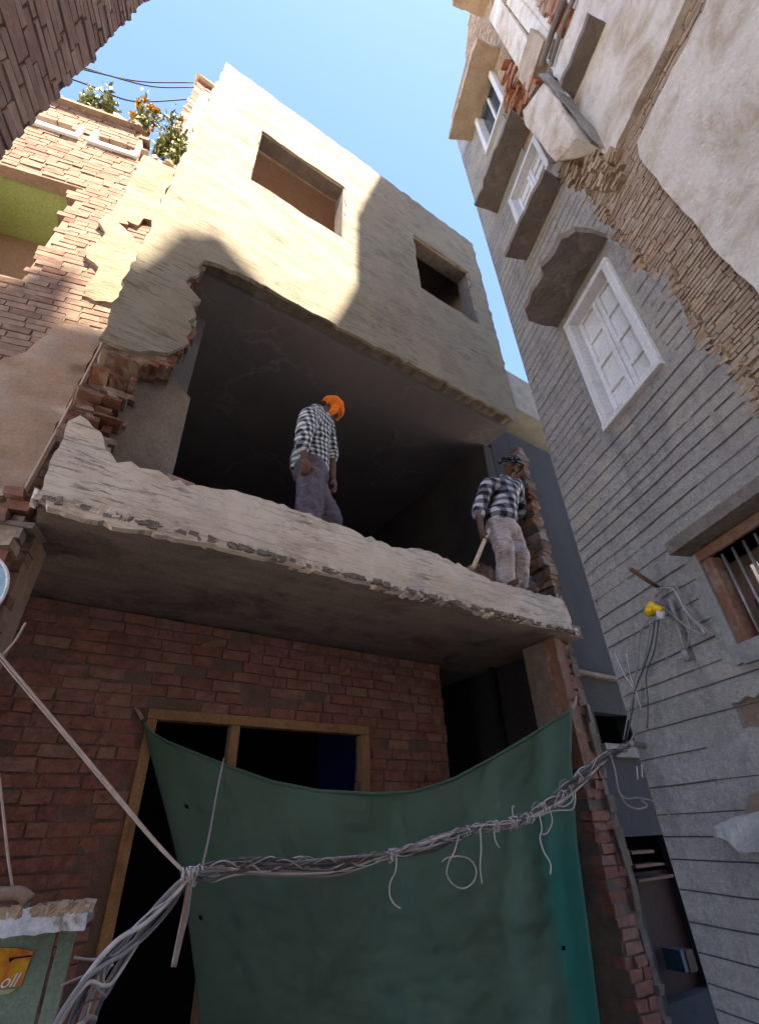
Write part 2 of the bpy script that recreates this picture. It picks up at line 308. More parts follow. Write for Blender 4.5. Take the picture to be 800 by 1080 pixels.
# ------------------------------------------------------------------ objects
def meta(o, label=None, cat=None, group=None, kind=None):
    for k, v in (('label', label), ('category', cat), ('group', group), ('kind', kind)):
        if v: o[k] = v
    return o
def thing(name, label, cat, frame=None, group=None, loc=None):
    o = bpy.data.objects.new(name, None); col.objects.link(o); o.empty_display_size = .1
    if frame is not None: o.matrix_world = frame.M
    elif loc is not None: o.location = loc
    return meta(o, label, cat, group)
class MB:
    def __init__(s): s.v = []; s.f = []; s.mi = []
    def add(s, vs, fs, mi=0):
        n = len(s.v); s.v += [tuple(x) for x in vs]; s.f += [tuple(i + n for i in f) for f in fs]; s.mi += [mi] * len(fs); return s
    def hexa(s, p, mi=0):                        # 8 points: front 0-3 then back 4-7
        return s.add(p, [(0, 1, 2, 3), (7, 6, 5, 4), (0, 4, 5, 1), (1, 5, 6, 2), (2, 6, 7, 3), (3, 7, 4, 0)], mi)
    def box(s, u0, u1, w0, w1, z0, z1, j=0.0, rng=random, mi=0):
        def q(u, w, z): return (u + rng.uniform(-j, j), w + rng.uniform(-j, j), z + rng.uniform(-j, j)) if j else (u, w, z)
        return s.hexa([q(u0, w0, z0), q(u1, w0, z0), q(u1, w0, z1), q(u0, w0, z1), q(u0, w1, z0), q(u1, w1, z0), q(u1, w1, z1), q(u0, w1, z1)], mi)
    def prism(s, poly, w0, w1, mi=0):            # polygon in (u,z) between two depths
        n = len(poly)
        tris = geometry.tessellate_polygon([[Vector((a, b, 0)) for a, b in poly]])
        vs = [(a, w0, b) for a, b in poly] + [(a, w1, b) for a, b in poly]
        fs = [t for t in tris] + [tuple(i + n for i in reversed(t)) for t in tris]
        fs += [(i, (i + 1) % n, (i + 1) % n + n, i + n) for i in range(n)]
        return s.add(vs, fs, mi)
    def slab(s, poly, z0, z1, mi=0):             # polygon in (u,w) between two levels
        n = len(poly)
        tris = geometry.tessellate_polygon([[Vector((a, b, 0)) for a, b in poly]])
        vs = [(a, b, z0) for a, b in poly] + [(a, b, z1) for a, b in poly]
        fs = [t for t in tris] + [tuple(i + n for i in reversed(t)) for t in tris]
        fs += [(i, (i + 1) % n, (i + 1) % n + n, i + n) for i in range(n)]
        return s.add(vs, fs, mi)
    def tube(s, pts, r, n=6, r1=None, mi=0):
        pts = [Vector(p) for p in pts]; m = len(pts); vs = []; fs = []
        t = (pts[1] - pts[0]).normalized(); up = Vector((0, 0, 1)) if abs(t.z) < .9 else Vector((1, 0, 0))
        nrm = t.cross(up).normalized()
        for i, p in enumerate(pts):
            t = (pts[min(i + 1, m - 1)] - pts[max(i - 1, 0)]).normalized()
            nrm = (nrm - t * nrm.dot(t)).normalized(); bi = t.cross(nrm)
            rr = r if r1 is None else r + (r1 - r) * i / (m - 1)
            for k in range(n):
                a = 2 * math.pi * k / n; vs.append(p + nrm * (rr * math.cos(a)) + bi * (rr * math.sin(a)))
        for i in range(m - 1):
            for k in range(n):
                fs.append((i * n + k, i * n + (k + 1) % n, (i + 1) * n + (k + 1) % n, (i + 1) * n + k))
        fs.append(tuple(range(n - 1, -1, -1))); fs.append(tuple((m - 1) * n + k for k in range(n)))
        return s.add(vs, fs, mi)
    def into(s, o, m):                           # add this geometry to an existing mesh as a second material
        bm = bmesh.new(); bm.from_mesh(o.data); o.data.materials.append(m); k = len(o.data.materials) - 1
        vv = [bm.verts.new(v) for v in s.v]
        for f in s.f: bm.faces.new([vv[i] for i in f]).material_index = k
        bm.to_mesh(o.data); bm.free()
    def build(s, name, m, parent=None, smooth=False, bevel=0.0):
        me = bpy.data.meshes.new(name); me.from_pydata(s.v, [], s.f)
        bm = bmesh.new(); bm.from_mesh(me)
        bmesh.ops.recalc_face_normals(bm, faces=bm.faces)
        bm.to_mesh(me); bm.free()
        for mm in (m if isinstance(m, (list, tuple)) else [m]): me.materials.append(mm)
        if isinstance(m, (list, tuple)): me.polygons.foreach_set('material_index', s.mi)
        if smooth: me.polygons.foreach_set('use_smooth', [True] * len(me.polygons))
        o = bpy.data.objects.new(name, me); col.objects.link(o)
        if bevel:
            bv = o.modifiers.new('bevel', 'BEVEL'); bv.width = bevel; bv.segments = 2; bv.limit_method = 'ANGLE'; bv.angle_limit = RAD(40)
        if parent is not None: o.parent = parent
        return o
def inside(poly, x, y):
    c = False; n = len(poly); j = n - 1
    for i in range(n):
        xi, yi = poly[i]; xj, yj = poly[j]
        if (yi > y) != (yj > y) and x < (xj - xi) * (y - yi) / (yj - yi) + xi: c = not c
        j = i
    return c
def rag(poly, step=.06, amp=.012, seed=0, closed=True, keep=()):
    """roughen an outline: split its edges and shift the new points; edges named in keep stay straight"""
    rng = random.Random(seed); out = []; n = len(poly)
    for i in range(n if closed else n - 1):
        a = Vector(poly[i]); b = Vector(poly[(i + 1) % n]); d = b - a; l = d.length
        out.append(tuple(a))
        if i in keep or l < step * 1.5: continue
        k = max(2, int(l / step)); nn = Vector((-d.y, d.x)).normalized()
        for q in range(1, k):
            t = (q + rng.uniform(-.3, .3)) / k
            out.append(tuple(a + d * t + nn * (rng.gauss(0, .6) * amp)))
    if not closed: out.append(tuple(poly[-1]))
    return out
def sheet(name, m, parent, outline, w, thick, holes=(), grid=.08, disp=None, back=True, smooth=True):
    """a wall face: triangulated inside its outline, its front pushed in and out by disp, with real thickness"""
    rng = random.Random(len(outline) * 7 + int(abs(w) * 100))
    pts = []; edges = []
    for lp in [outline, *holes]:
        n0 = len(pts); pts += [Vector(p) for p in lp]; edges += [(n0 + i, n0 + (i + 1) % len(lp)) for i in range(len(lp))]
    us = [p[0] for p in outline]; zs = [p[1] for p in outline]
    nu_, nz_ = int((max(us) - min(us)) / grid) + 1, int((max(zs) - min(zs)) / grid) + 1
    for i in range(nu_):
        for k in range(nz_):
            u = min(us) + (i + rng.uniform(.2, .8)) * grid; z = min(zs) + (k + rng.uniform(.2, .8)) * grid
            if inside(outline, u, z) and not any(inside(h, u, z) for h in holes): pts.append(Vector((u, z)))
    V, E_, Fc, *_ = geometry.delaunay_2d_cdt(pts, edges, [], 0, 1e-5)
    tri = []
    for f in Fc:
        cx = sum(V[i].x for i in f) / len(f); cy = sum(V[i].y for i in f) / len(f)
        if inside(outline, cx, cy) and not any(inside(h, cx, cy) for h in holes): tri.append(tuple(f))
    cnt = {}
    for f in tri:
        for q in range(len(f)):
            a, b = f[q], f[(q + 1) % len(f)]; cnt.setdefault((min(a, b), max(a, b)), []).append((a, b))
    bord = [v[0] for v in cnt.values() if len(v) == 1]
    n = len(V)
    vs = [(p.x, w + (disp(p.x, p.y) if disp else 0), p.y) for p in V] + [(p.x, w + thick, p.y) for p in V]
    fs = list(tri) + ([tuple(i + n for i in reversed(f)) for f in tri] if back else [])
    vs2 = list(vs)
    # side walls get their own vertices so that smooth shading keeps the edge crisp
    mp = {}
    def dupv(i):
        if i not in mp: mp[i] = len(vs2); vs2.append(vs[i])
        return mp[i]
    for a, b in bord: fs.append((dupv(b), dupv(a), dupv(a + n), dupv(b + n)))
    me = bpy.data.meshes.new(name); me.from_pydata(vs2, [], fs); me.materials.append(m)
    if smooth: me.polygons.foreach_set('use_smooth', [True] * len(tri) + [False] * (len(fs) - len(tri)))
    me.update()
    o = bpy.data.objects.new(name, me); col.objects.link(o)
    if parent is not None: o.parent = parent
    return o
def bricks(mb, mask, w, course=.085, length=.22, joint=.012, depth=.1, jit=.006, wj=.012, seed=0, holes=(), miss=0.0, tilt=0.0, bounds=None, whang=0.0):
    """courses of single bricks, each with its own size, chipped corners and set-back"""
    rng = random.Random(seed)
    us = [p[0] for p in mask]; zs = [p[1] for p in mask]
    z = min(zs); k = 0
    while z < max(zs):
        h = course - joint + rng.uniform(-.15, .15) * joint
        u = min(us) - rng.uniform(0, length)
        while u < max(us):
            l = length * rng.choice((1, 1, 1, .5, .72, .9)) + rng.uniform(-.01, .01)
            zc = z + tilt * (u - us[0])
            if u < min(us) - .001: l = l - (min(us) - u); u = min(us)
            if u + l > max(us): l = max(us) - u + rng.uniform(-.012, .008)
            if l < .04: u += max(l, .02); continue
            if inside(mask, u + l / 2, zc + h / 2) and not any(inside(q, u + l / 2, zc + h / 2) for q in holes) and rng.random() > miss:
                ww = w + rng.uniform(-1, 1) * wj + (whang * rng.random() if rng.random() < .2 else 0)
                r = lambda s=1.0: rng.uniform(-jit, jit) * s
                x0, x1 = u, u + l - joint
                fr = [(x0 + r(), ww + r(), zc + r()), (x1 + r(), ww + r(), zc + r()), (x1 + r(), ww + r(), zc + h + r()), (x0 + r(), ww + r(), zc + h + r())]
                bk = [(x0, w + depth, zc), (x1, w + depth, zc), (x1, w + depth, zc + h), (x0, w + depth, zc + h)]
                mb.hexa(fr + bk)
            u += l
        z += course; k += 1
    return mb
def fb(a, s, o=0.0, oct=4):
    return noise.fractal(Vector(a) * s + Vector((o, o * 1.7, o * .3)), 1.0, 2.0, oct)

# ------------------------------------------------------------------ ground
g = MB(); g.add([(-60, -60, 0), (60, -60, 0), (60, 60, 0), (-60, 60, 0)], [(0, 1, 2, 3)])
meta(g.build('ground', M['ground']), kind='structure')

# ------------------------------------------------------------------ the gutted house
ZL, ZC, ZR = 2.96, 5.66, 9.82                    # soffit, room ceiling, roof edge
UL, UR = -.30, 3.95
house = thing('gutted_house', 'narrow cream house with its middle front knocked out and two empty windows above', 'house', F)
def pl_disp(u, z): return   .012 * fb((u * .7, 0, z * 1.4), 1.6, 3) + .004 * fb((u * .35, 0, z * 6), 2.6, 9) + .006 * fb((u, 0, z), 9, 5)
left_jag = [(215, 275), (209, 281), (211, 289), (200, 291), (196, 297), (204, 307), (212, 318), (203, 322), (207, 334), (199, 338), (203, 347), (197, 354), (200, 361), (188, 367)]
bottom_jag = [(178, 372), (160, 370), (146, 371), (133, 367), (122, 363)]
fr_out = [(246, 71), (372, 165), (497, 255), (521, 345), (541, 441)]
top_lip = [(520, 431), (470, 405), (420, 377), (372, 352), (330, 333), (290, 313), (250, 293)]
outline_px = fr_out + top_lip + left_jag + bottom_jag + [(112, 358)]
out = F.poly(outline_px)
out[0] = (UL, ZR); out[2] = (UR, ZR); out[1] = ((UL + UR) / 2, ZR + .02); out[-1] = (UL - .03, out[-1][1]); out[3] = (UR + .0, out[3][1]); out[4] = (UR - .02, ZC - .03)
n_f = len(fr_out)
for i in range(n_f, n_f + len(top_lip)): out[i] = (out[i][0], ZC + random.Random(i).uniform(-.02, .02))
outr = rag(out, .07, .016, 1)
win_px = [[(278, 138), (367, 200), (359, 249), (262, 188)], [(436, 247), (496, 289), (504, 341), (443, 303)]]
win = []
for q in win_px:
    p = F.poly(q); u0 = (p[0][0] + p[3][0]) / 2; u1 = (p[1][0] + p[2][0]) / 2; z1 = (p[0][1] + p[1][1]) / 2; z0 = (p[2][1] + p[3][1]) / 2
    win.append((u0, u1, z0, z1))
wh = [rag([(a, d), (b, d), (b, c), (a, c)], .09, .014, 5 + i) for i, (a, b, c, d) in enumerate(win)]
# small broken head corners of the window holes
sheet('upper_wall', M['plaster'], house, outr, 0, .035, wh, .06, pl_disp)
core = [(UL + .01, ZR - .015), (UR - .01, ZR - .015), (UR - .03, ZC + .06), (out[-6][0], ZC + .06)] + [(u - .035, z) for u, z in F.poly(left_jag)[1:]] + [(u, z + .04) for u, z in F.poly(bottom_jag)] + [(UL + .01, out[-1][1] + .04)]
core = [(UL + .01, ZR - .015), (UR - .01, ZR - .015), (UR - .03, ZC + .06), (F.px(215, 275)[0] + .0, ZC + .06)] + [(u - .03, z) for u, z in F.poly(left_jag)[2:]] + [(u, z + .05) for u, z in F.poly(bottom_jag)] + [(UL + .01, out[-1][1] + .05)]
wc = [[(a + .012, d - .012), (b - .012, d - .012), (b - .012, c + .012), (a + .012, c + .012)] for a, b, c, d in win]
sheet('wall_core', M['mortar'], house, rag(core, .05, .012, 8), .037, .2, wc, .25)
# broken brick ends all along the torn edge of the left pier
mb = MB(); rng = random.Random(4)
jag = F.poly(left_jag)
for i in range(60):
    k = rng.randrange(len(jag) - 1); t = rng.random(); u = jag[k][0] * (1 - t) + jag[k + 1][0] * t; z = jag[k][1] * (1 - t) + jag[k + 1][1] * t
    mb.box(u - .11, u + rng.uniform(-.02, .035), .045, .045 + rng.uniform(.06, .17), z - .035, z + .035, .012, rng)
bj = F.poly(bottom_jag)
for i in range(26):
    k = rng.randrange(len(bj) - 1); t = rng.random(); u = bj[k][0] * (1 - t) + bj[k + 1][0] * t; z = bj[k][1] * (1 - t) + bj[k + 1][1] * t
    mb.box(u - .08, u + .08, .045, .045 + rng.uniform(.08, .2), z - rng.uniform(.02, .06), z + .04, .014, rng)
mb.build('broken_brick_edge', M['break'], house)['kind'] = 'stuff'
# stepped stump of brick between the torn pier and the parapet
mb = MB(); zz = F.px(110, 372)[1]; zb = F.px(100, 440)[1]
stump = [((300, 340), (430, 415)), ((290, 430), (410, 495)), ((270, 505), (395, 560))]
rows = 9; hh = (zz - zb + .1) / rows
for r in range(rows):
    z0 = zb - .1 + r * hh
    wide = .24 + .05 * math.sin(r * 2.1) + rng.uniform(-.04, .04)
    u = UL - .02 + rng.uniform(-.02, .02)
    while u < UL + wide:
        l = min(rng.uniform(.09, .17), UL + wide + .03 - u); w0 = .05 + rng.uniform(0, .10) + (.08 if r % 3 == 1 else 0)
        mb.box(u, u + l, w0, .32, z0, z0 + hh * .5 - .008, .010, rng); mb.box(u + rng.uniform(-.02, .02), u + l * rng.uniform(.6, 1), w0 + rng.uniform(.01, .06), .32, z0 + hh * .5, z0 + hh - .008, .010, rng); u += l + .01
mb.build('brick_stump', M['break'], house)
mb = MB()
for k, (r, wide) in enumerate(()):
    z0 = zb - .1 + r * hh + hh * .9
    mb.slab(rag([(UL + .02, .0 + .03 * k), (UL + wide * .6, .02 + .03 * k), (UL + wide, .08), (UL + wide + .02, .28), (UL + .02, .28)], .04, .014, 70 + k), z0 - .006, z0 + .014)
    continue
    u = UL + .05
    while u < UL + wide:
        l = rng.uniform(.03, .08); mb.box(u, u + l + .01, .01 + rng.uniform(0, .08), .26, z0 - .01, z0 + rng.uniform(.012, .03), .012, rng); u += l
# parapet ledge below the opening: ragged top, rough bottom arris
top_px = [(72, 446), (84, 441), (92, 447), (106, 458), (110, 470), (118, 480), (123, 489), (138, 488), (147, 495), (160, 497), (172, 502), (181, 509), (196, 514), (212, 514), (235, 519), (262, 524), (285, 530), (305, 538), (330, 546), (352, 553), (372, 561), (395, 572), (415, 579), (436, 579), (452, 582), (470, 590), (486, 598), (502, 606), (520, 614), (545, 620), (565, 626), (589, 632), (596, 640), (601, 652)]
tp = F.poly(top_px); tp = [(min(u, UR + .02), z) for u, z in tp]
lz = [(601, 664), (560, 655), (500, 641), (440, 627), (380, 614), (320, 599), (260, 585), (200, 572), (140, 560), (90, 549), (50, 537), (43, 520)]
bp = F.poly(lz); bp = [(min(u, UR + .02), z) for u, z in bp]
ledge_out = tp + bp + F.poly([(47, 505), (57, 480)])
def ledge_disp(u, z): return pl_disp(u, z) * 1.2 + .010 * fb((u * .5, 0, z * 2), 2.6, 13) + .018 * min(0, fb((u * .8, 0, z * 1.5), 4, 33) + .18)
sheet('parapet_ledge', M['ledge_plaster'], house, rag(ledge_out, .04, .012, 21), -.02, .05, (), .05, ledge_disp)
tb = [(u, z - .035) for u, z in tp]; corel = [(u, z - .03) for u, z in tp[1:-1]] + [(UR, 3.05), (UR, ZL + .03), (UL + .03, ZL + .03)]
sheet('parapet_core', M['break'], house, rag(corel, .05, .02, 22), .032, .17, (), .2)
mb = MB()
for i in range(90):                              # crumbs of brick and mortar lying along the torn top
    k = rng.randrange(len(tp) - 2); t = rng.random(); u = tp[k][0] * (1 - t) + tp[k + 1][0] * t; z = tp[k][1] * (1 - t) + tp[k + 1][1] * t
    s = rng.uniform(.01, .035); mb.box(u - s * 1.6, u + s * 1.6, .03 + rng.uniform(0, .08), .03 + rng.uniform(.1, .16), z - .05, z - .02 + s * .6, .012, rng)
mb.build('rubble_edge', M['break'], house)['kind'] = 'stuff'
mb = MB(); u, z = F.px(188, 507); mb.box(u - .06, u + .1, -.012, .1, z - .05, z + .02, .012, rng); u, z = F.px(206, 513); mb.box(u, u + .05, 0.0, .1, z - .05, z + .0, .012, rng)
mb.build('exposed_brick', M['orange_break'], house)
mb = MB()
for i in range(260):                             # rough underside arris of the ledge
    u = UL + (UR - UL) * i / 260; s = rng.uniform(.006, .02)
    mb.box(u - s * 1.5, u + s * 1.5, -.016 + rng.uniform(-.012, .012), .06, ZL + .012 + .03 * fb((u, 0, 0), 2.3, 7) + rng.uniform(-.012, .012), ZL + .06, .009, rng)
for i in range(150):
    u = rng.uniform(UL, UR); s = rng.uniform(.004, .016)
    arr2 = globals().setdefault('arr2', MB()); arr2.box(u - s * 1.8, u + s * 1.8, -.034 + rng.uniform(0, .012), .0, ZL + rng.uniform(-.008, .016), ZL + rng.uniform(.02, .038), .008, rng)
arr2.build('broken_underside', M['darkconc'], house)['kind'] = 'stuff'
mb.build('crumbled_arris', M['ledge_plaster'], house)['kind'] = 'stuff'
mb = MB()
for i in range(40):
    u, z = F.px(rng.gauss(505, 7), 604, .2); s = rng.uniform(.02, .05); mb.box(u - s, u + s, .14 + rng.uniform(0, .12), .3 + rng.uniform(0, .1), z - .1, z + abs(rng.gauss(0, .03)), .018, rng)
mb.build('rubble_heap', M['break'], house)['kind'] = 'stuff'
# floors and rooms
WG = 1.27                                        # ground floor front wall stands back under the ledge
sheet_s = MB(); sheet_s.box(UL + .02, UR + .13, .03, 4.4, ZL, ZL + .12)
sheet_s.build('floor_slab', M['soffit'], house)
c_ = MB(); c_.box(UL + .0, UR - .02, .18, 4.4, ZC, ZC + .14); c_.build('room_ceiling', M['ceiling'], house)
lw = MB()
lw.prism([(UL, ZL + .12), (.30, ZL + .12), (.32, 3.6), (.31, 4.25), (.22, 4.33), (.16, 4.42), (UL, 4.44)], .24, 4.4)
lw.build('room_side_wall', M['room_wall'], house)
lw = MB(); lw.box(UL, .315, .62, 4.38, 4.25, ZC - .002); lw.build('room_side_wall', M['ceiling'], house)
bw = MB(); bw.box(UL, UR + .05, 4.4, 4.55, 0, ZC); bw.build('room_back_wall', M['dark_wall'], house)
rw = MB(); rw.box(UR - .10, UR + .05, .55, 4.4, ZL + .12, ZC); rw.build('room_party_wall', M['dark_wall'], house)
up = MB()
up.box(UL, UL + .1, .24, 2.6, ZC + .15, ZR - .05); up.box(UR - .12, UR - .02, .24, 2.6, ZC + .15, ZR - .05); up.box(UL, UR - .02, 2.6, 2.7, ZC + .15, ZR - .05)
up.box(1.85, 1.95, .24, 2.6, ZC + .15, ZR - .3)
up.build('upper_room_walls', M['pink_room'], house)
rf = MB(); rf.box(1.95, UR - .02, .24, 2.59, ZR - .35, ZR - .2); rf.box(UL + .02, 1.94, .24, 1.25, ZR - .35, ZR - .2); rf.build('roof_slab', M['pink_room'], house)
for i, (a, b, c, d) in enumerate(win):           # rough plastered heads and jambs
    mb = MB()
    mb.box(a - .01, b + .01, .02, .236, d - .008, d + .03, .006, rng); mb.box(a - .03, a + .006, .02, .236, c, d - .01, .005, rng); mb.box(b - .006, b + .03, .02, .236, c, d - .01, .005, rng)
    mb.box(a - .01, b + .01, .02, .236, c - .03, c + .006, .005, rng)
    mb.build('window_reveal', M['tanconc'], house)
# torn right pier: stack of broken brick with mortar
mb = MB(); zt = F.px(553, 476, .1)[1]; zb2 = F.px(590, 630, .1)[1]
z = zb2 - .1
while z < zt:
    h = rng.uniform(.05, .075); u0 = UR - .07 + rng.uniform(-.035, .02)
    mb.box(u0, UR + .05 + rng.uniform(-.02, .015), .06 + rng.uniform(0, .03), .3, z, z + h - .003, .016, rng); z += h
mb.build('broken_brick_pier', brick_mat('mixed_broken_brick', [(.26, .095, .05), (.36, .15, .075), (.24, .18, .14), (.30, .25, .20), (.20, .08, .05)], .45, (.36, .31, .26), (.46, .68)), house)
mb = MB(); z = zb2
while z < zt:
    mb.box(UR - .075 + rng.uniform(-.02, .02), UR + .03 + rng.uniform(-.02, .02), .075 + rng.uniform(-.03, .02), .26, z, z + rng.uniform(.02, .09), .016, rng); z += rng.uniform(.1, .25)
mb.build('mortar_lump', M['mortar'], house)['kind'] = 'stuff'

# ground floor: recessed red brick wall with a wide door hole
door_u0 = F.px(157, 745, WG)[0]; door_u1 = F.px(388, 800, WG)[0]; door_z = F.px(270, 757, WG)[1]; br_u1 = F.px(470, 760, WG)[0]
mask = [(-1.4, 0), (br_u1, 0), (br_u1, ZL), (-1.4, ZL)]
hole = [(door_u0, -.1), (door_u1, -.1), (door_u1, door_z), (door_u0, door_z)]
mb = bricks(MB(), mask, WG, .082, .225, .012, .1, .006, .007, 3, [hole], .015, whang=.02)
mb.build('front_brick_wall', M['red_brick'], house)
mb = MB(); mb.box(-1.4, door_u0, WG + .009, WG + .2, 0, ZL - .01); mb.box(door_u0, door_u1, WG + .014, WG + .2, door_z, ZL - .01); mb.box(door_u1, br_u1 - .01, WG + .014, WG + .2, 0, ZL - .01)
mb.build('brick_wall_mortar', M['dark_mortar'], house)
df = thing('door_frame', None, None); df.parent = house
t = .07
def bar(name, u0, u1, z0, z1, m=M['wood'], w0=WG - .03, w1=WG + .06):
    mb = MB(); mb.box(u0, u1, w0, w1, z0, z1); o = mb.build(name, m, df, bevel=.006); return o
mid = F.px(246, 780, WG)[0]
bar('jamb', door_u0, door_u0 + t, 0, door_z - t); bar('jamb', door_u1 - t, door_u1, 0, door_z - t); bar('head_rail', door_u0, door_u1, door_z - t, door_z, w0=WG - .034)
bar('mullion', mid - t / 2, mid + t / 2, 0, door_z - t)
# dark ground floor room, blue board beyond the side opening
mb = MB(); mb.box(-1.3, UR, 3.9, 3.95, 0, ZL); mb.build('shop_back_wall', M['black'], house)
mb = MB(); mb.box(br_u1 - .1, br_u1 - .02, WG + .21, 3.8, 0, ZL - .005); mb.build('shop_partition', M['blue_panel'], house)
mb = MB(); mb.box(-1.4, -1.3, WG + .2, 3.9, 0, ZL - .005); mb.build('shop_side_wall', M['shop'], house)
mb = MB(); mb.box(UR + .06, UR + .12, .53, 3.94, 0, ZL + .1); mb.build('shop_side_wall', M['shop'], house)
# right pier at street level
pu0 = F.px(600, 760, .15)[0]; pu1 = UR + .1
mask = [(pu0, 0), (pu1 - .04, 0), (pu1 - .04, ZL - .05), (pu0, ZL - .05)]
mb = bricks(MB(), mask, .15, .07, .2, .012, .1, .008, .010, 9, whang=.012); mb.build('street_pier', M['red_brick'], house)
mb = MB(); mb.box(pu0 + .01, pu1 - .05, .163, .5, 0, ZL - .01); mb.build('pier_mortar', M['mortar'], house)
mb = MB(); z = 0
while z < ZL:
    h = rng.uniform(.05, .16); mb.box(pu1 - .05 + rng.uniform(-.03, .01), pu1 + .02 + rng.uniform(-.008, .008), .135 + rng.uniform(-.01, .03), .52, z, z + h, .008, rng); z += h - .004
mb.build('pier_edge', M['mortar'], house)
mb = MB(); mb.box(pu0 - .03, pu0 + .10, .1, .2, 1.9, ZL - .02, .01, rng); mb.build('pier_board', M['dark_wood'], house)

# ------------------------------------------------------------------ left neighbour
nb = thing('brick_neighbour_house', 'half stripped pale brick house at left with a green room behind its opening', 'house', N)
NL = -3.2
ntop = 7.86
nR = .02
gp = N.poly([(-20, 172), (90, 198), (22, 293), (-80, 280)])
gz1 = (N.px(20, 178)[1] + N.px(90, 198)[1]) / 2; gz0 = N.px(15, 292)[1]; gu1 = (N.px(90, 198)[0] + N.px(22, 293)[0]) / 2; gu0 = gu1 - 1.15
hole = [(gu0, gz0), (gu1, gz0), (gu1, gz1), (gu0, gz1)]
sz = [N.px(140, 165)[1], N.px(145, 159)[1]]
st0 = N.px(100, 151)[1]; st1 = st0 + .21
slot_b = (N.px(141, 166)[0], N.px(98, 150)[0]); slot_a = (N.px(79, 146)[0], N.px(40, 134)[0] - .5)
holes_n = [hole]
mask = [(NL, 0), (nR, 0), (nR, 7.34), (-.22, 7.40), (-.40, 7.42), (-.43, 7.62), (-.50, ntop), (NL, ntop)]
slots = []
for (u1, u0) in (slot_b, slot_a):
    slots.append([(u0, st0), (u1, st0), (u1, st1), (u0, st1)])
mb = bricks(MB(), mask, 0, .06, .19, .009, .1, .003, .0035, 31, [hole, *slots], .008, whang=.005)
mb.build('brick_wall', M['pale_brick'], nb)
core = [(NL, 0), (nR - .01, 0), (nR - .01, 7.33), (-.41, 7.40), (-.52, ntop - .01), (NL, ntop - .01)]
sheet('wall_mortar', M['tan_mortar'], nb, core, .009, .1, [[(a + .004 * (1 if a < 0 else 1), b) for a, b in hole], *slots], .5)
# plaster that still clings to the right side of the wall
pp = N.poly([(188, 182), (178, 200), (165, 232), (156, 262), (143, 285), (128, 318), (113, 352), (98, 382), (75, 425), (45, 482), (13, 540), (-30, 600), (-45, 500), (-60, 400), (5, 380), (30, 372), (55, 350), (80, 318), (95, 300), (105, 285), (92, 276), (98, 262), (112, 250), (104, 238), (118, 228), (125, 214), (140, 190), (152, 168)])
hole2 = N.poly([(125, 238), (136, 240), (134, 236), (146, 241), (152, 234), (164, 237), (158, 258), (148, 262), (138, 250)])
hole3 = N.poly([(78, 312), (112, 320), (118, 322), (125, 318), (116, 345), (102, 352), (66, 344), (68, 330)])
sheet('old_plaster', M['pink_plaster'], nb, rag(pp, .07, .02, 12), -.03, .045, [rag(hole2, .04, .012, 3), rag(hole3, .05, .015, 4)], .09, lambda u, z: .02 * fb((u, 0, z), 2.2, 2) + .008 * fb((u, 0, z * 2), 8, 1))
mb = MB(); mb.tube([N.P(188, 180, -.03), N.P(156, 258, -.035), N.P(116, 350, -.03), N.P(60, 458, -.035), N.P(18, 535, -.03)], .018, 6); mb.build('corner_bead', M['pink_plaster'], nb)
# green room behind the hole
mb = MB(); mb.box(gu0 - .3, gu1 + .3, .68, .73, gz0 - .3, gz1 + .9); mb.box(gu1 + .25, gu1 + .3, .112, .678, gz0 - .3, gz1 + .9); mb.box(gu0 - .3, gu0 - .25, .112, .678, gz0 - .3, gz1 + .9); mb.build('green_room_wall', M['brown_room'], nb)
mb = MB(); mb.box(gu0 - .3, gu1 + .3, .112, 1.36, gz1 + .003, gz1 + .1); mb.build('green_room_ceiling', M['green_wall'], nb)
mb = MB(); mb.box(gu0 - .3, gu1 + .3, .112, 1.4, gz0 - .45, gz0 - .29); mb.build('green_room_floor', M['brown_room'], nb)
mb = MB(); mb.box(gu0, gu1, .01, .1, gz1 - .02, gz1 + .0, .008, rng); mb.box(gu1 - .01, gu1 + .02, .02, .1, gz0, gz1 - .05, .01, rng); mb.build('hole_reveal', M['tan_mortar'], nb)
# two low slots under the roof, white framed
for s in slots:
    (u0, z0), (u1, _), (_, z1), _ = s
    mb = MB(); e = .035
    mb.box(u0 - e, u1 + e, -.03, .1, z0 - .045, z0 + .012)
    mb.box(u0 - e, u0 + .012, -.025, .1, z0 + .013, z1 - .013); mb.box(u1 - .012, u1 + e, -.025, .1, z0 + .013, z1 - .013)
    o = mb.build('slot_frame', M['white_paint'], nb)
    mb = MB(); mb.box(u0 - .1, u1 + .1, .45, .5, z0 - .2, z1 + .3); mb.box(u0 - .1, u1 + .1, .21, .45, z1 + .01, z1 + .05); mb.build('slot_lining', M['olive_wall'], o)
mb = MB(); mb.box(NL, -.52, -.05, .2, ntop - .0, ntop + .05, .012, rng); mb.build('roof_coping', M['pale_brick'], nb)
mb = MB(); 
for i in range(40):
    u = rng.uniform(-1.4, -.02); s = rng.uniform(.02, .05); zb_ = ntop + .03 if u < -.5 else 7.34; mb.box(u - s, u + s, -.05 + rng.uniform(0, .1), .15, zb_, zb_ + rng.uniform(.02, .09), .02, rng)
mb.build('roof_rubble', M['tan_brick'], nb)['kind'] = 'stuff'
mb = MB(); mb.box(NL, nR, .2, 2.0, 7.2, 7.28); mb.build('roof_slab', M['greyconc'], nb)
mb = MB(); mb.box(-2.5, nR - .02, .11, .3, 0, 4.2); mb.build('inner_wall', M['tan_mortar'], nb)
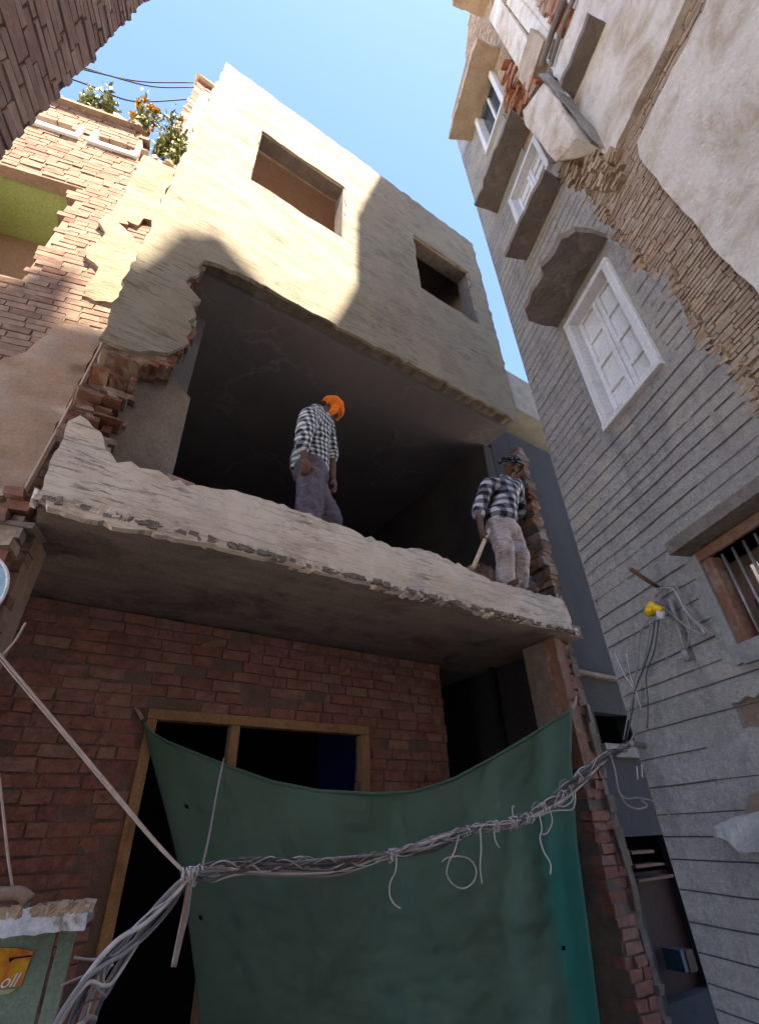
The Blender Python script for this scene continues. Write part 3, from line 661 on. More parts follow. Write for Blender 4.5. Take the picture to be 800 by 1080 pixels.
# broken brick lumps at the foot of the pier, by the ledge
mb = bricks(MB(), [(-1.1, 1.2), (-.10, 1.2), (-.06, 2.2), (-.02, 3.1), (-1.1, 3.2)], -.10, .075, .19, .012, .18, .012, .03, 93, (), .03, whang=.04)
for (x, y, s) in ()and ((8, 555, .1), (22, 570, .1), (35, 582, .09), (15, 590, .1), (30, 605, .09), (20, 625, .1), (28, 648, .09), (18, 668, .1), (10, 690, .11), (5, 720, .1), (22, 700, .08), (8, 740, .1)):
    p = N.P(x, y, -.03); mb.box(p.x - s * 1.1, p.x + s * .8, -.1 + rng.uniform(0, .06), .1, p.z - s * .75, p.z + s * .7, .03, rng)
mb.build('broken_pier_foot', M['break'], nb)['kind'] = 'stuff'
mb = MB()
p0 = N.P(-10, 548, -.06); p1 = N.P(42, 562, -.06)
mb.box(p0.x, p1.x - .03, -.09, .1, p1.z + .01, p1.z + .05, .02, rng); mb.build('broken_floor_edge', M['mortar'], nb)

# ------------------------------------------------------------------ roof column behind the neighbour
c0 = F.px(197, 88, .9); c1 = F.px(240, 82, .9)
rc = thing('roof_column', 'brick roof pillar with a grey plaster panel beside the cream house', 'pillar', F)
ct = F.px(210, 84, .75)[1]; cu0, cu1 = F.px(196, 110, .75)[0], UL + .12
mb = MB(); z = ct - 2.2
while z < ct:
    mb.box(cu0 + rng.uniform(-.015, .015), cu0 + .13, .75, .95, z, z + .075, .008, rng)
    mb.box(cu0 + .135, cu1, .77 if z < ct - .3 else .75, .95, z, z + .075, .008, rng); z += .088
mb.build('brickwork', M['break'], rc)
mb = MB(); mb.box(cu0 + .1, cu1 - .02, .735, .768, ct - 2.2, ct - .32, .008, rng); mb.build('plaster_panel', M['greyconc'], rc)
mb = MB(); mb.box(cu0 - .03, cu1, .70, 1.0, ct, ct + .05, .02, rng); mb.build('cap', M['tan_brick'], rc)

# ------------------------------------------------------------------ plants on the neighbour's roof
def plant(px, py, hgt, spread, n, label, bloom=0, w=.0, seed=0):
    rng = random.Random(seed); p = N.P(px, py, w)
    o = thing('roof_plant', label, 'plant', N, 'plants on the roof edge')
    o.matrix_world = N.M @ Matrix.Translation(p)
    st = MB(); lf = MB(); bl = MB()
    for i in range(n):
        a = rng.uniform(0, 6.28); d = spread * rng.uniform(.2, 1); h = hgt * rng.uniform(.5, 1)
        pts = [Vector((0, 0, 0)), Vector((math.cos(a) * d * .3, math.sin(a) * d * .3, h * .5)), Vector((math.cos(a) * d, math.sin(a) * d, h))]
        st.tube(pts, .006, 4, .002)
        for k in range(34):
            t = rng.uniform(.05, 1); q = pts[0].lerp(pts[1], t * 2) if t < .5 else pts[1].lerp(pts[2], t * 2 - 1)
            q = q + Vector((rng.gauss(0, 1), rng.gauss(0, 1), rng.gauss(0, 1))) * .03
            E = Euler((rng.uniform(0, 6), rng.uniform(0, 6), rng.uniform(0, 6))).to_matrix(); s = rng.uniform(.022, .052)
            lf.add([q + E @ Vector(v) * s for v in ((-1, 0, 0), (0, -.4, .1), (1, 0, 0), (0, .4, .1))], [(0, 1, 2, 3)])
    for i in range(bloom):
        a = rng.uniform(0, 6.28); q = Vector((math.cos(a) * spread * .6, math.sin(a) * spread * .6, hgt * rng.uniform(.15, .7)))
        for k in range(7):
            E = Euler((rng.uniform(0, 6), rng.uniform(0, 6), rng.uniform(0, 6))).to_matrix()
            bl.add([q + E @ Vector(v) * .03 for v in ((-1, -.6, 0), (1, -.6, 0), (1, .6, 0), (-1, .6, 0))], [(0, 1, 2, 3)])
    st.build('stem', M['stem'], o); lf.build('foliage', M['leaf'], o)
    if bloom: bl.build('blossom', M['marigold'], o)
    return o
plant(88, 118, .55, .15, 11, 'pale green upright shrub nearest the dark brick wall', seed=1)
plant(110, 122, .34, .16, 10, 'low dusty tuft between the upright shrub and the yellow flowers', seed=2)
plant(143, 138, .85, .18, 13, 'tall flowering plant with yellow orange blooms on the roof edge', 22, seed=3)
plant(166, 163, .75, .17, 13, 'leafy plant growing behind the corner of the roof', seed=4)
plant(181, 172, 1.05, .24, 18, 'widest plant, dry green stems against the roof pillar', seed=5)

# ------------------------------------------------------------------ near brick house on the left
nh = thing('dark_brick_house', 'weathered brown brick wall leaning into the top left corner', 'house', L)
lu = L.px(75, 92)[0]
mask = [(-.6, 0), (lu, 0), (lu, 7.3), (-.6, 7.3)]
mb = bricks(MB(), [(-.6, 2.2), (lu, 2.2), (lu, 7.3), (-.6, 7.3)], 0, .048, .17, .008, .1, .003, .004, 41, (), .002, whang=.004); mb.build('brick_wall', M['purple_brick'], nh)
mb = MB(); mb.box(-1.0, lu - .012, .007, 1.3, 0, 7.29); mb.build('wall_mortar', M['dark_mortar'], nh)

# ------------------------------------------------------------------ house closing the gap on the right
gh = thing('blue_grey_house', 'narrow blue grey plastered building in the gap behind the cream house', 'house', F)
WB = .65
gt = F.px(545, 406, WB)[1]; g_u0 = UR + .19; g_u1 = g_u0 + 6.0
def gz(x, y): return F.px(x, y, WB)[1]
wins = [[F.px(628, 752, WB), F.px(664, 781, WB)], [F.px(655, 882, WB), F.px(715, 1000, WB)]]
wa0, wa1 = F.px(629, 765, WB)[0], F.px(629, 765, WB)[0] + .55
w1z = (gz(640, 785), gz(640, 752)); w2z = (.3, gz(670, 882))
wall_p = [(g_u0, 0), (g_u1, 0), (g_u1, gz(565, 470)), (g_u0, gz(562, 470))]
h1 = [(wa0, w1z[0]), (wa0 + .6, w1z[0]), (wa0 + .6, w1z[1]), (wa0, w1z[1])]
h2 = [(wa0 - .02, w2z[0]), (wa0 + .75, w2z[0]), (wa0 + .75, w2z[1]), (wa0 - .02, w2z[1])]
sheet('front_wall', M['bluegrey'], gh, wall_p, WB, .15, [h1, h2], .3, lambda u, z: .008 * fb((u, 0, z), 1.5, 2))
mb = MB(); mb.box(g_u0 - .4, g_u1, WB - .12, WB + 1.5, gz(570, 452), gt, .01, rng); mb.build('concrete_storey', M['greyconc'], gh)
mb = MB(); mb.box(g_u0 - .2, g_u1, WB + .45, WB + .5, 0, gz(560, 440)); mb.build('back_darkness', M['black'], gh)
mb = MB(); zl = gz(625, 714); mb.box(g_u0 - .02, g_u1, WB - .07, WB + .02, zl - .012, zl + .03, .006, rng); mb.build('string_ledge', M['darkconc'], gh)
mb = MB(); mb.box(wa0 - .03, wa0 + .6, WB - .06, WB + .02, w1z[0] - .12, w1z[0], .008, rng); mb.build('window_sill', M['greyconc'], gh)
mb = MB(); mb.box(wa0 + .02, wa0 + .7, WB + .12, WB + .16, w2z[0], w2z[1] - .28); mb.build('doorway_shutter', plain('dark_oxblood_paint', (.045, .018, .016), .8), gh)
mb = MB()
for k in range(3): mb.box(wa0 - .05, wa0 + .3 + .1 * k, WB - .05, WB + .1, 1.28 - k * .1, 1.3 - k * .1, .004, rng)
mb.build('shelf_board', M['rust'], gh)['kind'] = 'stuff'
cb = MB(); pc = F.P(705, 1010, WB + .05); cb.box(pc.x - .06, pc.x + .0, WB - .1, WB + .06, pc.z - .07, pc.z + .07, .004, rng)
meta(cb.build('blue_box', plain('faded_blue_card', (.03, .06, .09), .7)), 'small faded blue box on the shelf in the dark passage', 'box').matrix_world = F.M
cb = MB(); cb.box(pc.x + .02, pc.x + .13, WB - .1, WB + .06, pc.z - .08, pc.z + .06, .004, rng)
meta(cb.build('red_box', plain('faded_red_card', (.06, .025, .016), .7)), 'small brick red box beside the blue one in the dark passage', 'box').matrix_world = F.M

# ------------------------------------------------------------------ tall house on the right
rh = thing('grey_stucco_house', 'tall grey grooved stucco house on the right with bare brick and white shutters', 'house', G)
ue = sum(G.px(*p)[0] for p in ((515, 260), (555, 410), (600, 545), (642, 680))) / 4      # its far corner (u = -y)
GT = 12.2
bare = [(560, 165), (590, 175), (598, 190), (612, 200), (622, 214), (636, 226), (643, 240), (655, 262), (668, 268), (672, 283), (690, 292), (704, 285), (706, 296), (714, 314), (722, 330), (735, 350), (741, 362), (758, 374), (765, 384), (780, 392), (786, 408), (794, 420), (802, 440), (830, 480), (900, 560)]
bl = G.poly(bare)
gb = [(ue, 0)] + [(ue, bl[0][1] + .5)]
u_end = 1.2
lower = [(ue, 0.0), (u_end, 0), (u_end, bl[-1][1] - .4)] + bl[::-1] + [(bl[0][0] - .05, bl[0][1] + .25), (bl[0][0] - .2, GT - 1.2), (ue, GT - 1.2)]
# openings in the stucco
sh = G.poly([(600, 345), (636, 276), (703, 383), (641, 450)])
su0, su1 = (sh[0][0] + sh[3][0]) / 2, (sh[1][0] + sh[2][0]) / 2; sz1, sz0 = (sh[0][1] + sh[1][1]) / 2, (sh[2][1] + sh[3][1]) / 2
w2 = G.poly([(538, 208), (566, 153), (586, 178), (549, 237)])
vu0, vu1 = (w2[0][0] + w2[3][0]) / 2, (w2[1][0] + w2[2][0]) / 2; vz1, vz0 = (w2[0][1] + w2[1][1]) / 2, (w2[2][1] + w2[3][1]) / 2
w3 = G.poly([(503, 128), (516, 77), (534, 108), (515, 157)])
tu0, tu1 = (w3[0][0] + w3[3][0]) / 2, (w3[1][0] + w3[2][0]) / 2; tz1, tz0 = (w3[0][1] + w3[1][1]) / 2, (w3[2][1] + w3[3][1]) / 2
bw_ = G.poly([(745, 590), (775, 682)])
bu0 = sum(p[0] for p in bw_) / 2; bu1 = bu0 + .85; bz1, bz0 = bw_[0][1], bw_[1][1]
hx = G.px(782, 755); 
rect = lambda a, b, c, d: [(a, c), (b, c), (b, d), (a, d)]
op = [rect(su0, su1, sz0, sz1), rect(vu0, vu1, vz0, vz1), rect(tu0, tu1, tz0, tz1), rect(bu0, bu1, bz0, bz1), rag(rect(hx[0] - .03, hx[0] + .3, hx[1] - .05, hx[1] + .06), .04, .012, 6)]
# stucco: laid in bands between scored grooves
rngs = random.Random(77)
levels = [0]; z = .3
while z < GT - 1.2:
    levels.append(z); z += rngs.choice((.075, .085, .095, .10, .11, .12)) * (1.12 if z < 2.8 else 1.0)
levels.append(GT - 1.2)
def clip_band(poly, z0, z1):
    """the part of a polygon between two levels"""
    for lv, keep_up in ((z0, True), (z1, False)):
        out = []
        for i in range(len(poly)):
            a, b = poly[i], poly[(i + 1) % len(poly)]
            ina = a[1] >= lv if keep_up else a[1] <= lv; inb = b[1] >= lv if keep_up else b[1] <= lv
            if ina: out.append(a)
            if ina != inb:
                t = (lv - a[1]) / (b[1] - a[1]); out.append((a[0] + (b[0] - a[0]) * t, lv))
        poly = out
        if len(poly) < 3: return poly
    return poly
lowr = rag(lower, .06, .022, 17, keep=(0, 1, len(lower) - 1, len(lower) - 2, len(lower) - 3))
cw = .006
inner = []
def groove_disp(u, z):
    # scored joints: narrow V grooves at the chosen levels, fading out here and there
    d = .010 * fb((u, 0, z), 1.1, 3) + .004 * fb((u, 0, z), 7, 8)
    return d
st = sheet('stucco_wall', M['stucco'], rh, lowr, 0, .04, op, .085, groove_disp)
mb = MB()
for k, lv in enumerate(levels[1:-1]):
    # every joint is a run of thin raked-out strips, some of them missing
    u = ue + .01; tl = rngs.uniform(-.004, .004)
    while u < u_end:
        l = rngs.uniform(.25, 1.1)
        u1 = min(u + l, u_end)
        if rngs.random() > (.02 if lv < 6.5 else .07):
            n = max(2, int((u1 - u) / .06))
            runs = [[]]
            for q in range(n + 1):
                uu = u + (u1 - u) * q / n
                if inside(lower, uu, lv) and not any(inside([(a - (.06 if a < (o_[0][0] + o_[1][0]) / 2 else -.06), b - (.05 if b < (o_[0][1] + o_[2][1]) / 2 else -.05)) for a, b in o_], uu, lv) for o_ in op[:4]):
                    runs[-1].append((uu, lv + .007 * fb((uu, lv, 0), 1.3) + tl * (uu - ue), groove_disp(uu, lv)))
                elif runs[-1]: runs.append([])
            for pts in runs:
                if len(pts) < 2: continue
                th = rngs.uniform(.0018, .0042); vs = []; fs = []
                for (a, b, d) in pts: vs += [(a, d - .006, b - th), (a, d - .006, b + th)]
                for q in range(len(pts) - 1): fs.append((2 * q, 2 * q + 2, 2 * q + 3, 2 * q + 1))
                mb.add(vs, fs)
        u = u1 + rngs.choice((0, 0, 0, 0, .03))
mb.into(st, M['groove'])
# the wall behind: mud mortar and bare brick
upper = [(ue + .02, 4.4), (u_end, 3.2), (u_end, GT + 1), (ue + .02, GT - 1.25)]
bm_mask = [(b[0] - .07, b[1] - .07) for b in bl] + [(u_end, 5), (u_end, GT + .6), (-.75, GT + .6), (bl[0][0] - .3, GT - .8), (bl[0][0] - .2, bl[0][1])]
mb = bricks(MB(), bm_mask, .02, .030, .13, .007, .08, .0025, .0035, 51, op[:4], .006, whang=.006); mb.build('bare_brick', M['tan_brick'], rh)
hl = [[(a, b) for a, b in o_] for o_ in op]
core = [(ue + .01, 0), (u_end, 0), (u_end, GT + .5), (-.7, GT + .5), (-1.25, GT - .9), (ue + .01, GT - .9)]
sheet('wall_core', M['tan_mortar'], rh, core, .029, .25, op[:4], .8)
sm = MB(); sm.box(ue + .012, ue + .05, .045, 7.0, 0, GT - 1.2); sm.build('end_wall', M['stucco'], rh)
# white plaster still on the top storeys, in two fields with a bare string course between
pA = [(640, 172), (650, 150), (672, 108), (700, 52), (724, -5), (740, -60), (560, -120), (548, 0), (560, 20), (575, 62), (592, 92), (606, 118), (622, 140), (632, 160)]
pB = [(671, 150), (682, 128), (700, 92), (722, 50), (742, 8), (760, -60), (900, -60), (1000, 300), (900, 380), (830, 335), (800, 310), (786, 295), (770, 280), (750, 262), (736, 240), (722, 226), (706, 206), (692, 188), (678, 172)]
wd = lambda u, z: .014 * fb((u, 0, z), 2.2, 4) + .006 * fb((u, 0, z), 9, 8)
slit = G.poly([(592, 96), (620, 25), (636, 32), (606, 106)], -.02)
sheet('white_plaster', M['white_plaster'], rh, rag(G.poly(pA, -.02), .08, .012, 61), -.02, .05, [], .09, wd)
sheet('white_plaster', M['white_plaster'], rh, rag(G.poly(pB, -.02), .08, .014, 62), -.02, .05, [], .09, wd)
# slabs over and under the windows
def hood(name, inn, outr, thick, m, notch=(), seed=0, w_in=.0):
    """a thin concrete slab: its underside is read off the wall line and the free edge at one level"""
    zl = sum(G.px(x, y)[1] for x, y in inn) / len(inn)
    a = [(G.px(x, y)[0], .0) for x, y in inn]; b = [G.pz(x, y, zl) for x, y in outr]
    wm = min(q[1] for q in b)
    poly = [(a[0][0], .03), *b, (a[-1][0], .03)]
    poly = rag(poly, .06, .010, seed)
    mb = MB(); mb.slab(poly, zl, zl + thick)
    return mb.build(name, m, rh), zl, poly
hood('window_hood', [(586, 345), (641, 253)], [(557, 338), (553, 327), (561, 308), (573, 290), (570, 283), (584, 268), (592, 252), (606, 244)], .07, M['darkconc'], seed=1)
hood('window_sill_slab', [(556, 275), (593, 193)], [(532, 271), (537, 262), (556, 218), (574, 181)], .06, M['darkconc'], seed=2)
hood('window_hood', [(523, 221), (560, 138)], [(500, 217), (505, 205), (518, 168), (538, 116)], .05, M['darkconc'], seed=3)
hood('window_hood', [(607, 112), (639, 24)], [(591, 92), (605, 58), (621, 15)], .06, M['darkconc'], seed=4)
# white shuttered window
def window(u0, u1, z0, z1, name, leaf_m, panels=True, fw=.05):
    fo = bpy.data.objects.new(name, None); col.objects.link(fo); fo.parent = rh
    mb = MB(); e = fw
    mb.box(u0 - e, u0 + .012, -.035, .12, z0, z1); mb.box(u1 - .012, u1 + e, -.035, .12, z0, z1)
    mb.box(u0 - e, u1 + e, -.038, .12, z1, z1 + e); mb.box(u0 - e, u1 + e, -.045, .12, z0 - e, z0)
    mb.build('frame', M['white_paint'], fo, bevel=.006)
    if not panels:
        mb = MB(); mb.box(u0, u1, .07, .09, z0, z1); mb.build('pane', leaf_m, fo)
        mb = MB(); mb.box((u0 + u1) / 2 - .015, (u0 + u1) / 2 + .015, .04, .068, z0, z1); mb.build('mullion', M['white_paint'], fo)
        return fo
    um = (u0 + u1) / 2
    for a, b in ((u0 + .014, um - .004), (um + .004, u1 - .014)):
        mb = MB(); s = .038; rows = 4; hh = (z1 - z0 - .02) / rows
        mb.box(a, a + s, .045, .085, z0 + .01, z1 - .01); mb.box(b - s, b, .045, .085, z0 + .01, z1 - .01)
        for k in range(rows + 1):
            zc = z0 + .01 + k * hh; mb.box(a + s, b - s, .047, .083, max(z0 + .011, zc - s / 2), min(z1 - .011, zc + s / 2))
        lf = mb.build('shutter_leaf', leaf_m, fo, bevel=.004)
        mb = MB(); mb.box(a + s, b - s, .066, .076, z0 + .012, z1 - .012); mb.build('shutter_panel', leaf_m, fo)
    return fo
window(su0 + .03, su1 - .03, sz0 + .03, sz1 - .05, 'shuttered_window', M['white_paint'])
window(vu0 + .02, vu1 - .02, vz0 + .02, vz1 - .02, 'small_shuttered_window', M['white_paint'], fw=.04)
window(tu0 + .02, tu1 - .02, tz0 + .02, tz1 - .02, 'glazed_window', M['glass'], False, .05)
# barred window low on the right
fo = bpy.data.objects.new('barred_window', None); col.objects.link(fo); fo.parent = rh
mb = MB(); mb.box(bu0 - .06, bu1, -.13, .12, bz1 + .055, bz1 + .12, .006, rng); mb.build('lintel_slab', M['darkconc'], fo)
mb = MB(); mb.box(bu0, bu0 + .06, -.012, .085, bz0 + .002, bz1); mb.box(bu0 - .01, bu1, -.02, .16, bz1 + .0, bz1 + .053); mb.build('frame', M['dark_wood'], fo, bevel=.006)
mb = MB(); mb.box(bu0 - .055, bu0 - .002, -.022, .1, bz0 - .08, bz1 + .05, .006, rng); mb.box(bu0 - .0, bu1, -.03, .16, bz0 - .085, bz0, .006, rng); mb.build('concrete_surround', M['greyconc'], fo)
for k in range(7):
    u = bu0 + .09 + k * .065; mb = MB(); mb.tube([(u, .03, bz0), (u, .03, bz1)], .007, 8); mb.build('bar', M['steel'], fo, True)
mb = MB(); mb.box(bu0 + .061, bu1, .12, .135, bz0 + .002, bz0 + .2); mb.build('lower_pane', M['glass'], fo)
mb = MB(); mb.box(bu0 + .12, bu1, .22, .25, bz0 + .3, bz1 - .2); mb.build('inner_board', M['tanconc'], fo)
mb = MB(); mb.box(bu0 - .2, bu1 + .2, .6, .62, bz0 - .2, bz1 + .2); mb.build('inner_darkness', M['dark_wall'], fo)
# broken cantilever block with the white lime face, and rubble round it
def chunk(name, pts, m, seed=0, sub=2, amp=.012):
    bm = bmesh.new()
    for p in pts: bm.verts.new(p)
    bmesh.ops.convex_hull(bm, input=bm.verts)
    bmesh.ops.delete(bm, geom=[v for v in bm.verts if not v.link_faces], context='VERTS')
    bmesh.ops.triangulate(bm, faces=bm.faces)
    bmesh.ops.subdivide_edges(bm, edges=bm.edges, cuts=4, use_grid_fill=True)
    for v in bm.verts: v.co += Vector((fb(v.co, 5, seed), fb(v.co, 5, seed + 9), fb(v.co, 5, seed + 17))) * amp
    me = bpy.data.meshes.new(name); bm.to_mesh(me); bm.free(); me.materials.append(m)
    o = bpy.data.objects.new(name, me); col.objects.link(o); o.parent = rh; return o
def q(x, y, w): p = G.px(x, y, w); return (p[0], w, p[1])
zc = G.px(606, 150)[1]
chunk('broken_balcony_block', [q(572, 88, -.22), q(552, 116, -.22), q(553, 130, -.2), q(567, 146, -.2), q(586, 170, -.16), q(607, 146, -.16), q(590, 110, -.2), q(640, 160, .03), q(606, 100, .03), q(578, 86, .03), q(600, 170, .03), q(566, 130, .03)], M['white_plaster'], 3)
chunk('broken_balcony_rib', [q(566, 78, -.14), q(577, 86, -.20), q(606, 124, -.17), q(622, 145, -.1), q(645, 165, .02), q(640, 150, .03), q(606, 106, .03), q(580, 75, .03)], M['greyconc'], 7)
mb = MB()
for i in range(90):
    x = rng.uniform(533, 568); y = rng.uniform(68, 116)
    if (x - 533) * .9 + 60 < y - 0 and y < 118:
        p = G.px(x, y, -.03); mb.box(p[0] - .05, p[0] + .05, -.1 + rng.uniform(0, .07), .05, p[1] - .025, p[1] + .025, .015, rng)
mb.build('broken_brick_patch', M['orange_break'], rh)['kind'] = 'stuff'
mb = MB()
for i in range(150):
    x = rng.uniform(585, 650); y = 168 + (x - 585) * .1 + rng.uniform(-14, 22)
    p = G.px(x, y, -.03); mb.box(p[0] - .035, p[0] + .035, -.04 + rng.uniform(0, .05), .05, p[1] - .013, p[1] + .013, .010, rng)
mb.build('broken_brick_patch', M['tan_brick'], rh)['kind'] = 'stuff'
for i in range(1):
    mb = MB()
    for k in range(150):                          # torn brick ends along the stucco edge
        j = rng.randrange(1, len(bl) - 2); t = rng.random(); u = bl[j][0] * (1 - t) + bl[j + 1][0] * t; z = bl[j][1] * (1 - t) + bl[j + 1][1] * t
        s = rng.uniform(.015, .04); mb.box(u - s, u + s, -.012 + rng.uniform(0, .025), .05, z - .016, z + .012, .008, rng)
    mb.build('torn_plaster_edge', M['tan_brick'], rh)['kind'] = 'stuff'
# top storey: cornice, parapet posts, brick infill
zcor = G.px(500, 150)[1]
mb = MB()
cz_ = G.px(497, 152)[1]
def corn(name, inn, outp, thick, m, seed):
    return hood(name, inn, outp, thick, m, seed=seed)
corn('cornice', [(499, 152), (523, 50)], [(473, 147), (480, 118), (503, 40)], .10, M['tanconc'], 11)
corn('upper_cornice', [(508, 18), (522, -30)], [(477, 6), (480, -30)], .10, M['tanconc'], 12)
mb = MB()
for (x, y, dx, w) in ((540, 30, .16, -.06), (560, 20, .1, -.04)):
    p = G.px(x, y, w); mb.box(p[0] - dx, p[0] + dx * .4, w, .05, p[1] - .9, p[1] + 1.2, .01, rng)
mb.build('plaster_pier', M['white_plaster'], rh)
mb = MB()
for (x, y) in ((528, 8), (530, 24), (578, 2), (582, 14), (586, 4)):
    p = G.px(x, y, -.03)
    for k in range(14): 
        z = p[1] - .5 + k * .075; mb.box(p[0] - .06, p[0] + .06, -.05 + rng.uniform(0, .02), .05, z, z + .06, .01, rng)
mb.build('parapet_brick', M['orange_break'], rh)['kind'] = 'stuff'
p0 = G.px(570, 62, -.05); 
mb = MB(); mb.box(p0[0] - .25, p0[0] + .12, -.1, .05, p0[1] - .05, p0[1] + .45, .015, rng); mb.build('plaster_patch', M['tanconc'], rh)
mb = MB(); mb.tube([q(598, -10, -.08), q(583, 30, -.08), q(570, 70, -.08)], .03, 8); mb.tube([q(608, -10, -.06), q(592, 30, -.06), q(580, 70, -.06)], .022, 8); mb.build('moulding', M['darkconc'], rh)
# broken concrete bracket and rough lumps at the right edge
chunk('broken_bracket', [q(750, 872, -.03), q(752, 885, -.06), q(775, 895, -.2), q(830, 900, -.2), q(830, 862, -.18), q(775, 862, -.12), q(760, 875, .03), q(830, 850, .03), q(830, 905, .03)], M['paleconc'], 12, amp=.02)
chunk('plaster_lump', [q(786, 838, -.03), q(783, 856, -.03), q(830, 860, -.05), q(830, 830, -.05), q(790, 850, .03), q(830, 850, .03)], M['pink_plaster'], 15)
# the dark doorway side below
mb = MB(); p1 = G.px(735, 970); mb.box(ue + .03, ue + .1, .045, .3, 0, p1[1], .01, rng); mb.build('doorway_jamb', M['dark_wood'], rh)
# unseen block added behind the camera, its edge shaped to shade the cream house
def back_to(frame, px, py, plane_pt, plane_n):
    u, z = frame.px(px, py); p = frame.M @ Vector((u, 0, z)); t = (Vector(plane_pt) - p).dot(Vector(plane_n)) / SUND.dot(Vector(plane_n)); return p + SUND * t
prof = [back_to(F, x, y, (B + .05, 0, 0), (1, 0, 0)) for x, y in ((400, 185), (376, 225), (375, 300), (345, 345))]
prof = [(p.y, p.z) for p in prof]
poly = [(-1.22, 0), (-1.22, prof[0][1] + .6), (-1.3, prof[0][1] + .9), (prof[0][0], prof[0][1] + .9)] + prof + [(prof[-1][0], 0)]
mb = MB(); n = len(poly)
mb.prism([(-y, z) for y, z in poly], .05, 3.2)
mb.build('side_shade_block', M['white_plaster'], rh)  # added shadow caster, white to bounce fill light
print('PROF', prof)
# ------------------------------------------------------------------ unseen added block behind the camera: top outline cut to shade the lower front
pts = [back_to(N, x, y, (0, -6, 0), (0, 1, 0)) for x, y in ((0, 292), (34, 290), (39, 276), (84, 286), (62, 340), (114, 354))] + [back_to(F, x, y, (0, -6, 0), (0, 1, 0)) for x, y in ((146, 277), (192, 241), (229, 243), (278, 300), (345, 348))]
pts = [(p.x, p.z) for p in pts]
poly = [(pts[0][0] - 4, 0), (pts[0][0] - 4, pts[0][1] - .1)] + pts + [(pts[-1][0] + .4, pts[-1][1] - .5), (pts[-1][0] + .4, 0)]
print('LANE', poly)
lane_shade_block = thing('lane_shade_block', 'unseen white block added behind the viewer to shade the cream house', 'house', W0)
mb = MB(); mb.prism(poly, -8, -6); mb.build('shade_block', M['white_plaster'], lane_shade_block)  # white walls also throw fill light back into the lane

# ------------------------------------------------------------------ green tarpaulin across the shop front
def along(pts, s):
    pts = [Vector(p) for p in pts]; ls = [(pts[i + 1] - pts[i]).length for i in range(len(pts) - 1)]; d = s * sum(ls)
    for i, l in enumerate(ls):
        if d <= l or i == len(ls) - 1: return pts[i].lerp(pts[i + 1], min(1, d / l))
        d -= l
def spline(pts, n):
    """Catmull-Rom through 3D points"""
    pts = [Vector(p) for p in pts]; ext = [pts[0] * 2 - pts[1]] + pts + [pts[-1] * 2 - pts[-2]]; out = []
    for i in range(1, len(ext) - 2):
        a, b, c, d = ext[i - 1:i + 3]
        for k in range(n):
            t = k / n; out.append(.5 * ((2 * b) + (c - a) * t + (2 * a - 5 * b + 4 * c - d) * t * t + (3 * b - a - 3 * c + d) * t ** 3))
    out.append(pts[-1]); return out
topc = [(150, 760), (158, 772), (175, 782), (205, 794), (240, 808), (285, 824), (335, 834), (390, 837), (435, 835), (475, 823), (520, 799), (560, 775), (603, 748)]
leftc = [(150, 760), (160, 800), (176, 860), (188, 910), (197, 960), (206, 1030), (211, 1090), (216, 1160)]
rightc = [(603, 748), (602, 800), (608, 890), (620, 980), (632, 1080), (641, 1160)]
NS, NT = 110, 80; mb = MB(); vs = []
for j in range(NT + 1):
    t = j / NT
    for i in range(NS + 1):
        s = i / NS
        T = along(topc, s); Bm = Vector((216, 1160)).lerp(Vector((641, 1160)), s)
        Lp = along(leftc, t); Rp = along(rightc, t); lin = Vector((150, 760)).lerp(Vector((603, 748)), s).lerp(Bm, t)
        p = T.lerp(Bm, t) + Lp.lerp(Rp, s) - Vector((150, 760)).lerp(Vector((216, 1160)), t).lerp(Vector((603, 748)).lerp(Vector((641, 1160)), t), s)
        w = 1.17 * (1 - s) + .03 * s
        edge = min(1, s * 8, (1 - s) * 8)
        fold = .045 * math.sin(s * 17 + 1.2 * math.sin(t * 2.2)) * (.3 + .7 * t) + .10 * fb((s * 2.6, t * .8, 0), 1.4, 5) + .05 * fb((s * 9, t * 1.4, 0), 1.0, 2)
        fold += .05 * math.exp(-((s - .92) / .035) ** 2) + .035 * math.exp(-((s - .80) / .03) ** 2) * t
        fold += .03 * math.sin((s * .9 + t * .55) * 26) * math.exp(-((s + t * .8 - .35) / .22) ** 2)
        fold = fold * .8 + .014 * fb((s * 12, t * 8, 0), 1.0, 7, 5) + .022 * abs(fb((s * 5 + t * 3, t * 6 - s * 2, 0), 1.6, 11))
        vs.append(F.P(p.x, p.y, w - .10 * math.sin(math.pi * s) * t + fold * edge * .8))
holes_t = {(rng.randrange(4, NS - 4), rng.randrange(6, NT - 4)) for _ in range(4)}
fs = [(j * (NS + 1) + i, j * (NS + 1) + i + 1, (j + 1) * (NS + 1) + i + 1, (j + 1) * (NS + 1) + i) for j in range(NT) for i in range(NS) if (i, j) not in holes_t]
mb.add(vs, fs)
tp_o = thing('tarpaulin', 'dark green tarpaulin sagging across the open shop front', 'tarpaulin', F)
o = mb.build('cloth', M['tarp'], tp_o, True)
at_ = o.data.attributes.new('light_through', 'FLOAT', 'POINT')  # mask for the light painted into the cloth near its right hem
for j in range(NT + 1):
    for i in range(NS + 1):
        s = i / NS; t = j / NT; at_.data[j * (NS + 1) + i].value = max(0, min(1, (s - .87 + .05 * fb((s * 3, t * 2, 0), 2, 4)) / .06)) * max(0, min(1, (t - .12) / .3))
md = o.modifiers.new('thickness', 'SOLIDIFY'); md.thickness = .003
mb = MB(); hem = [Vector(vs[i]) + Vector((0, -.004, 0)) for i in range(0, NS + 1, 2)]; mb.tube(hem, .011, 6); mb.build('hem', M['tarp'], tp_o, True)
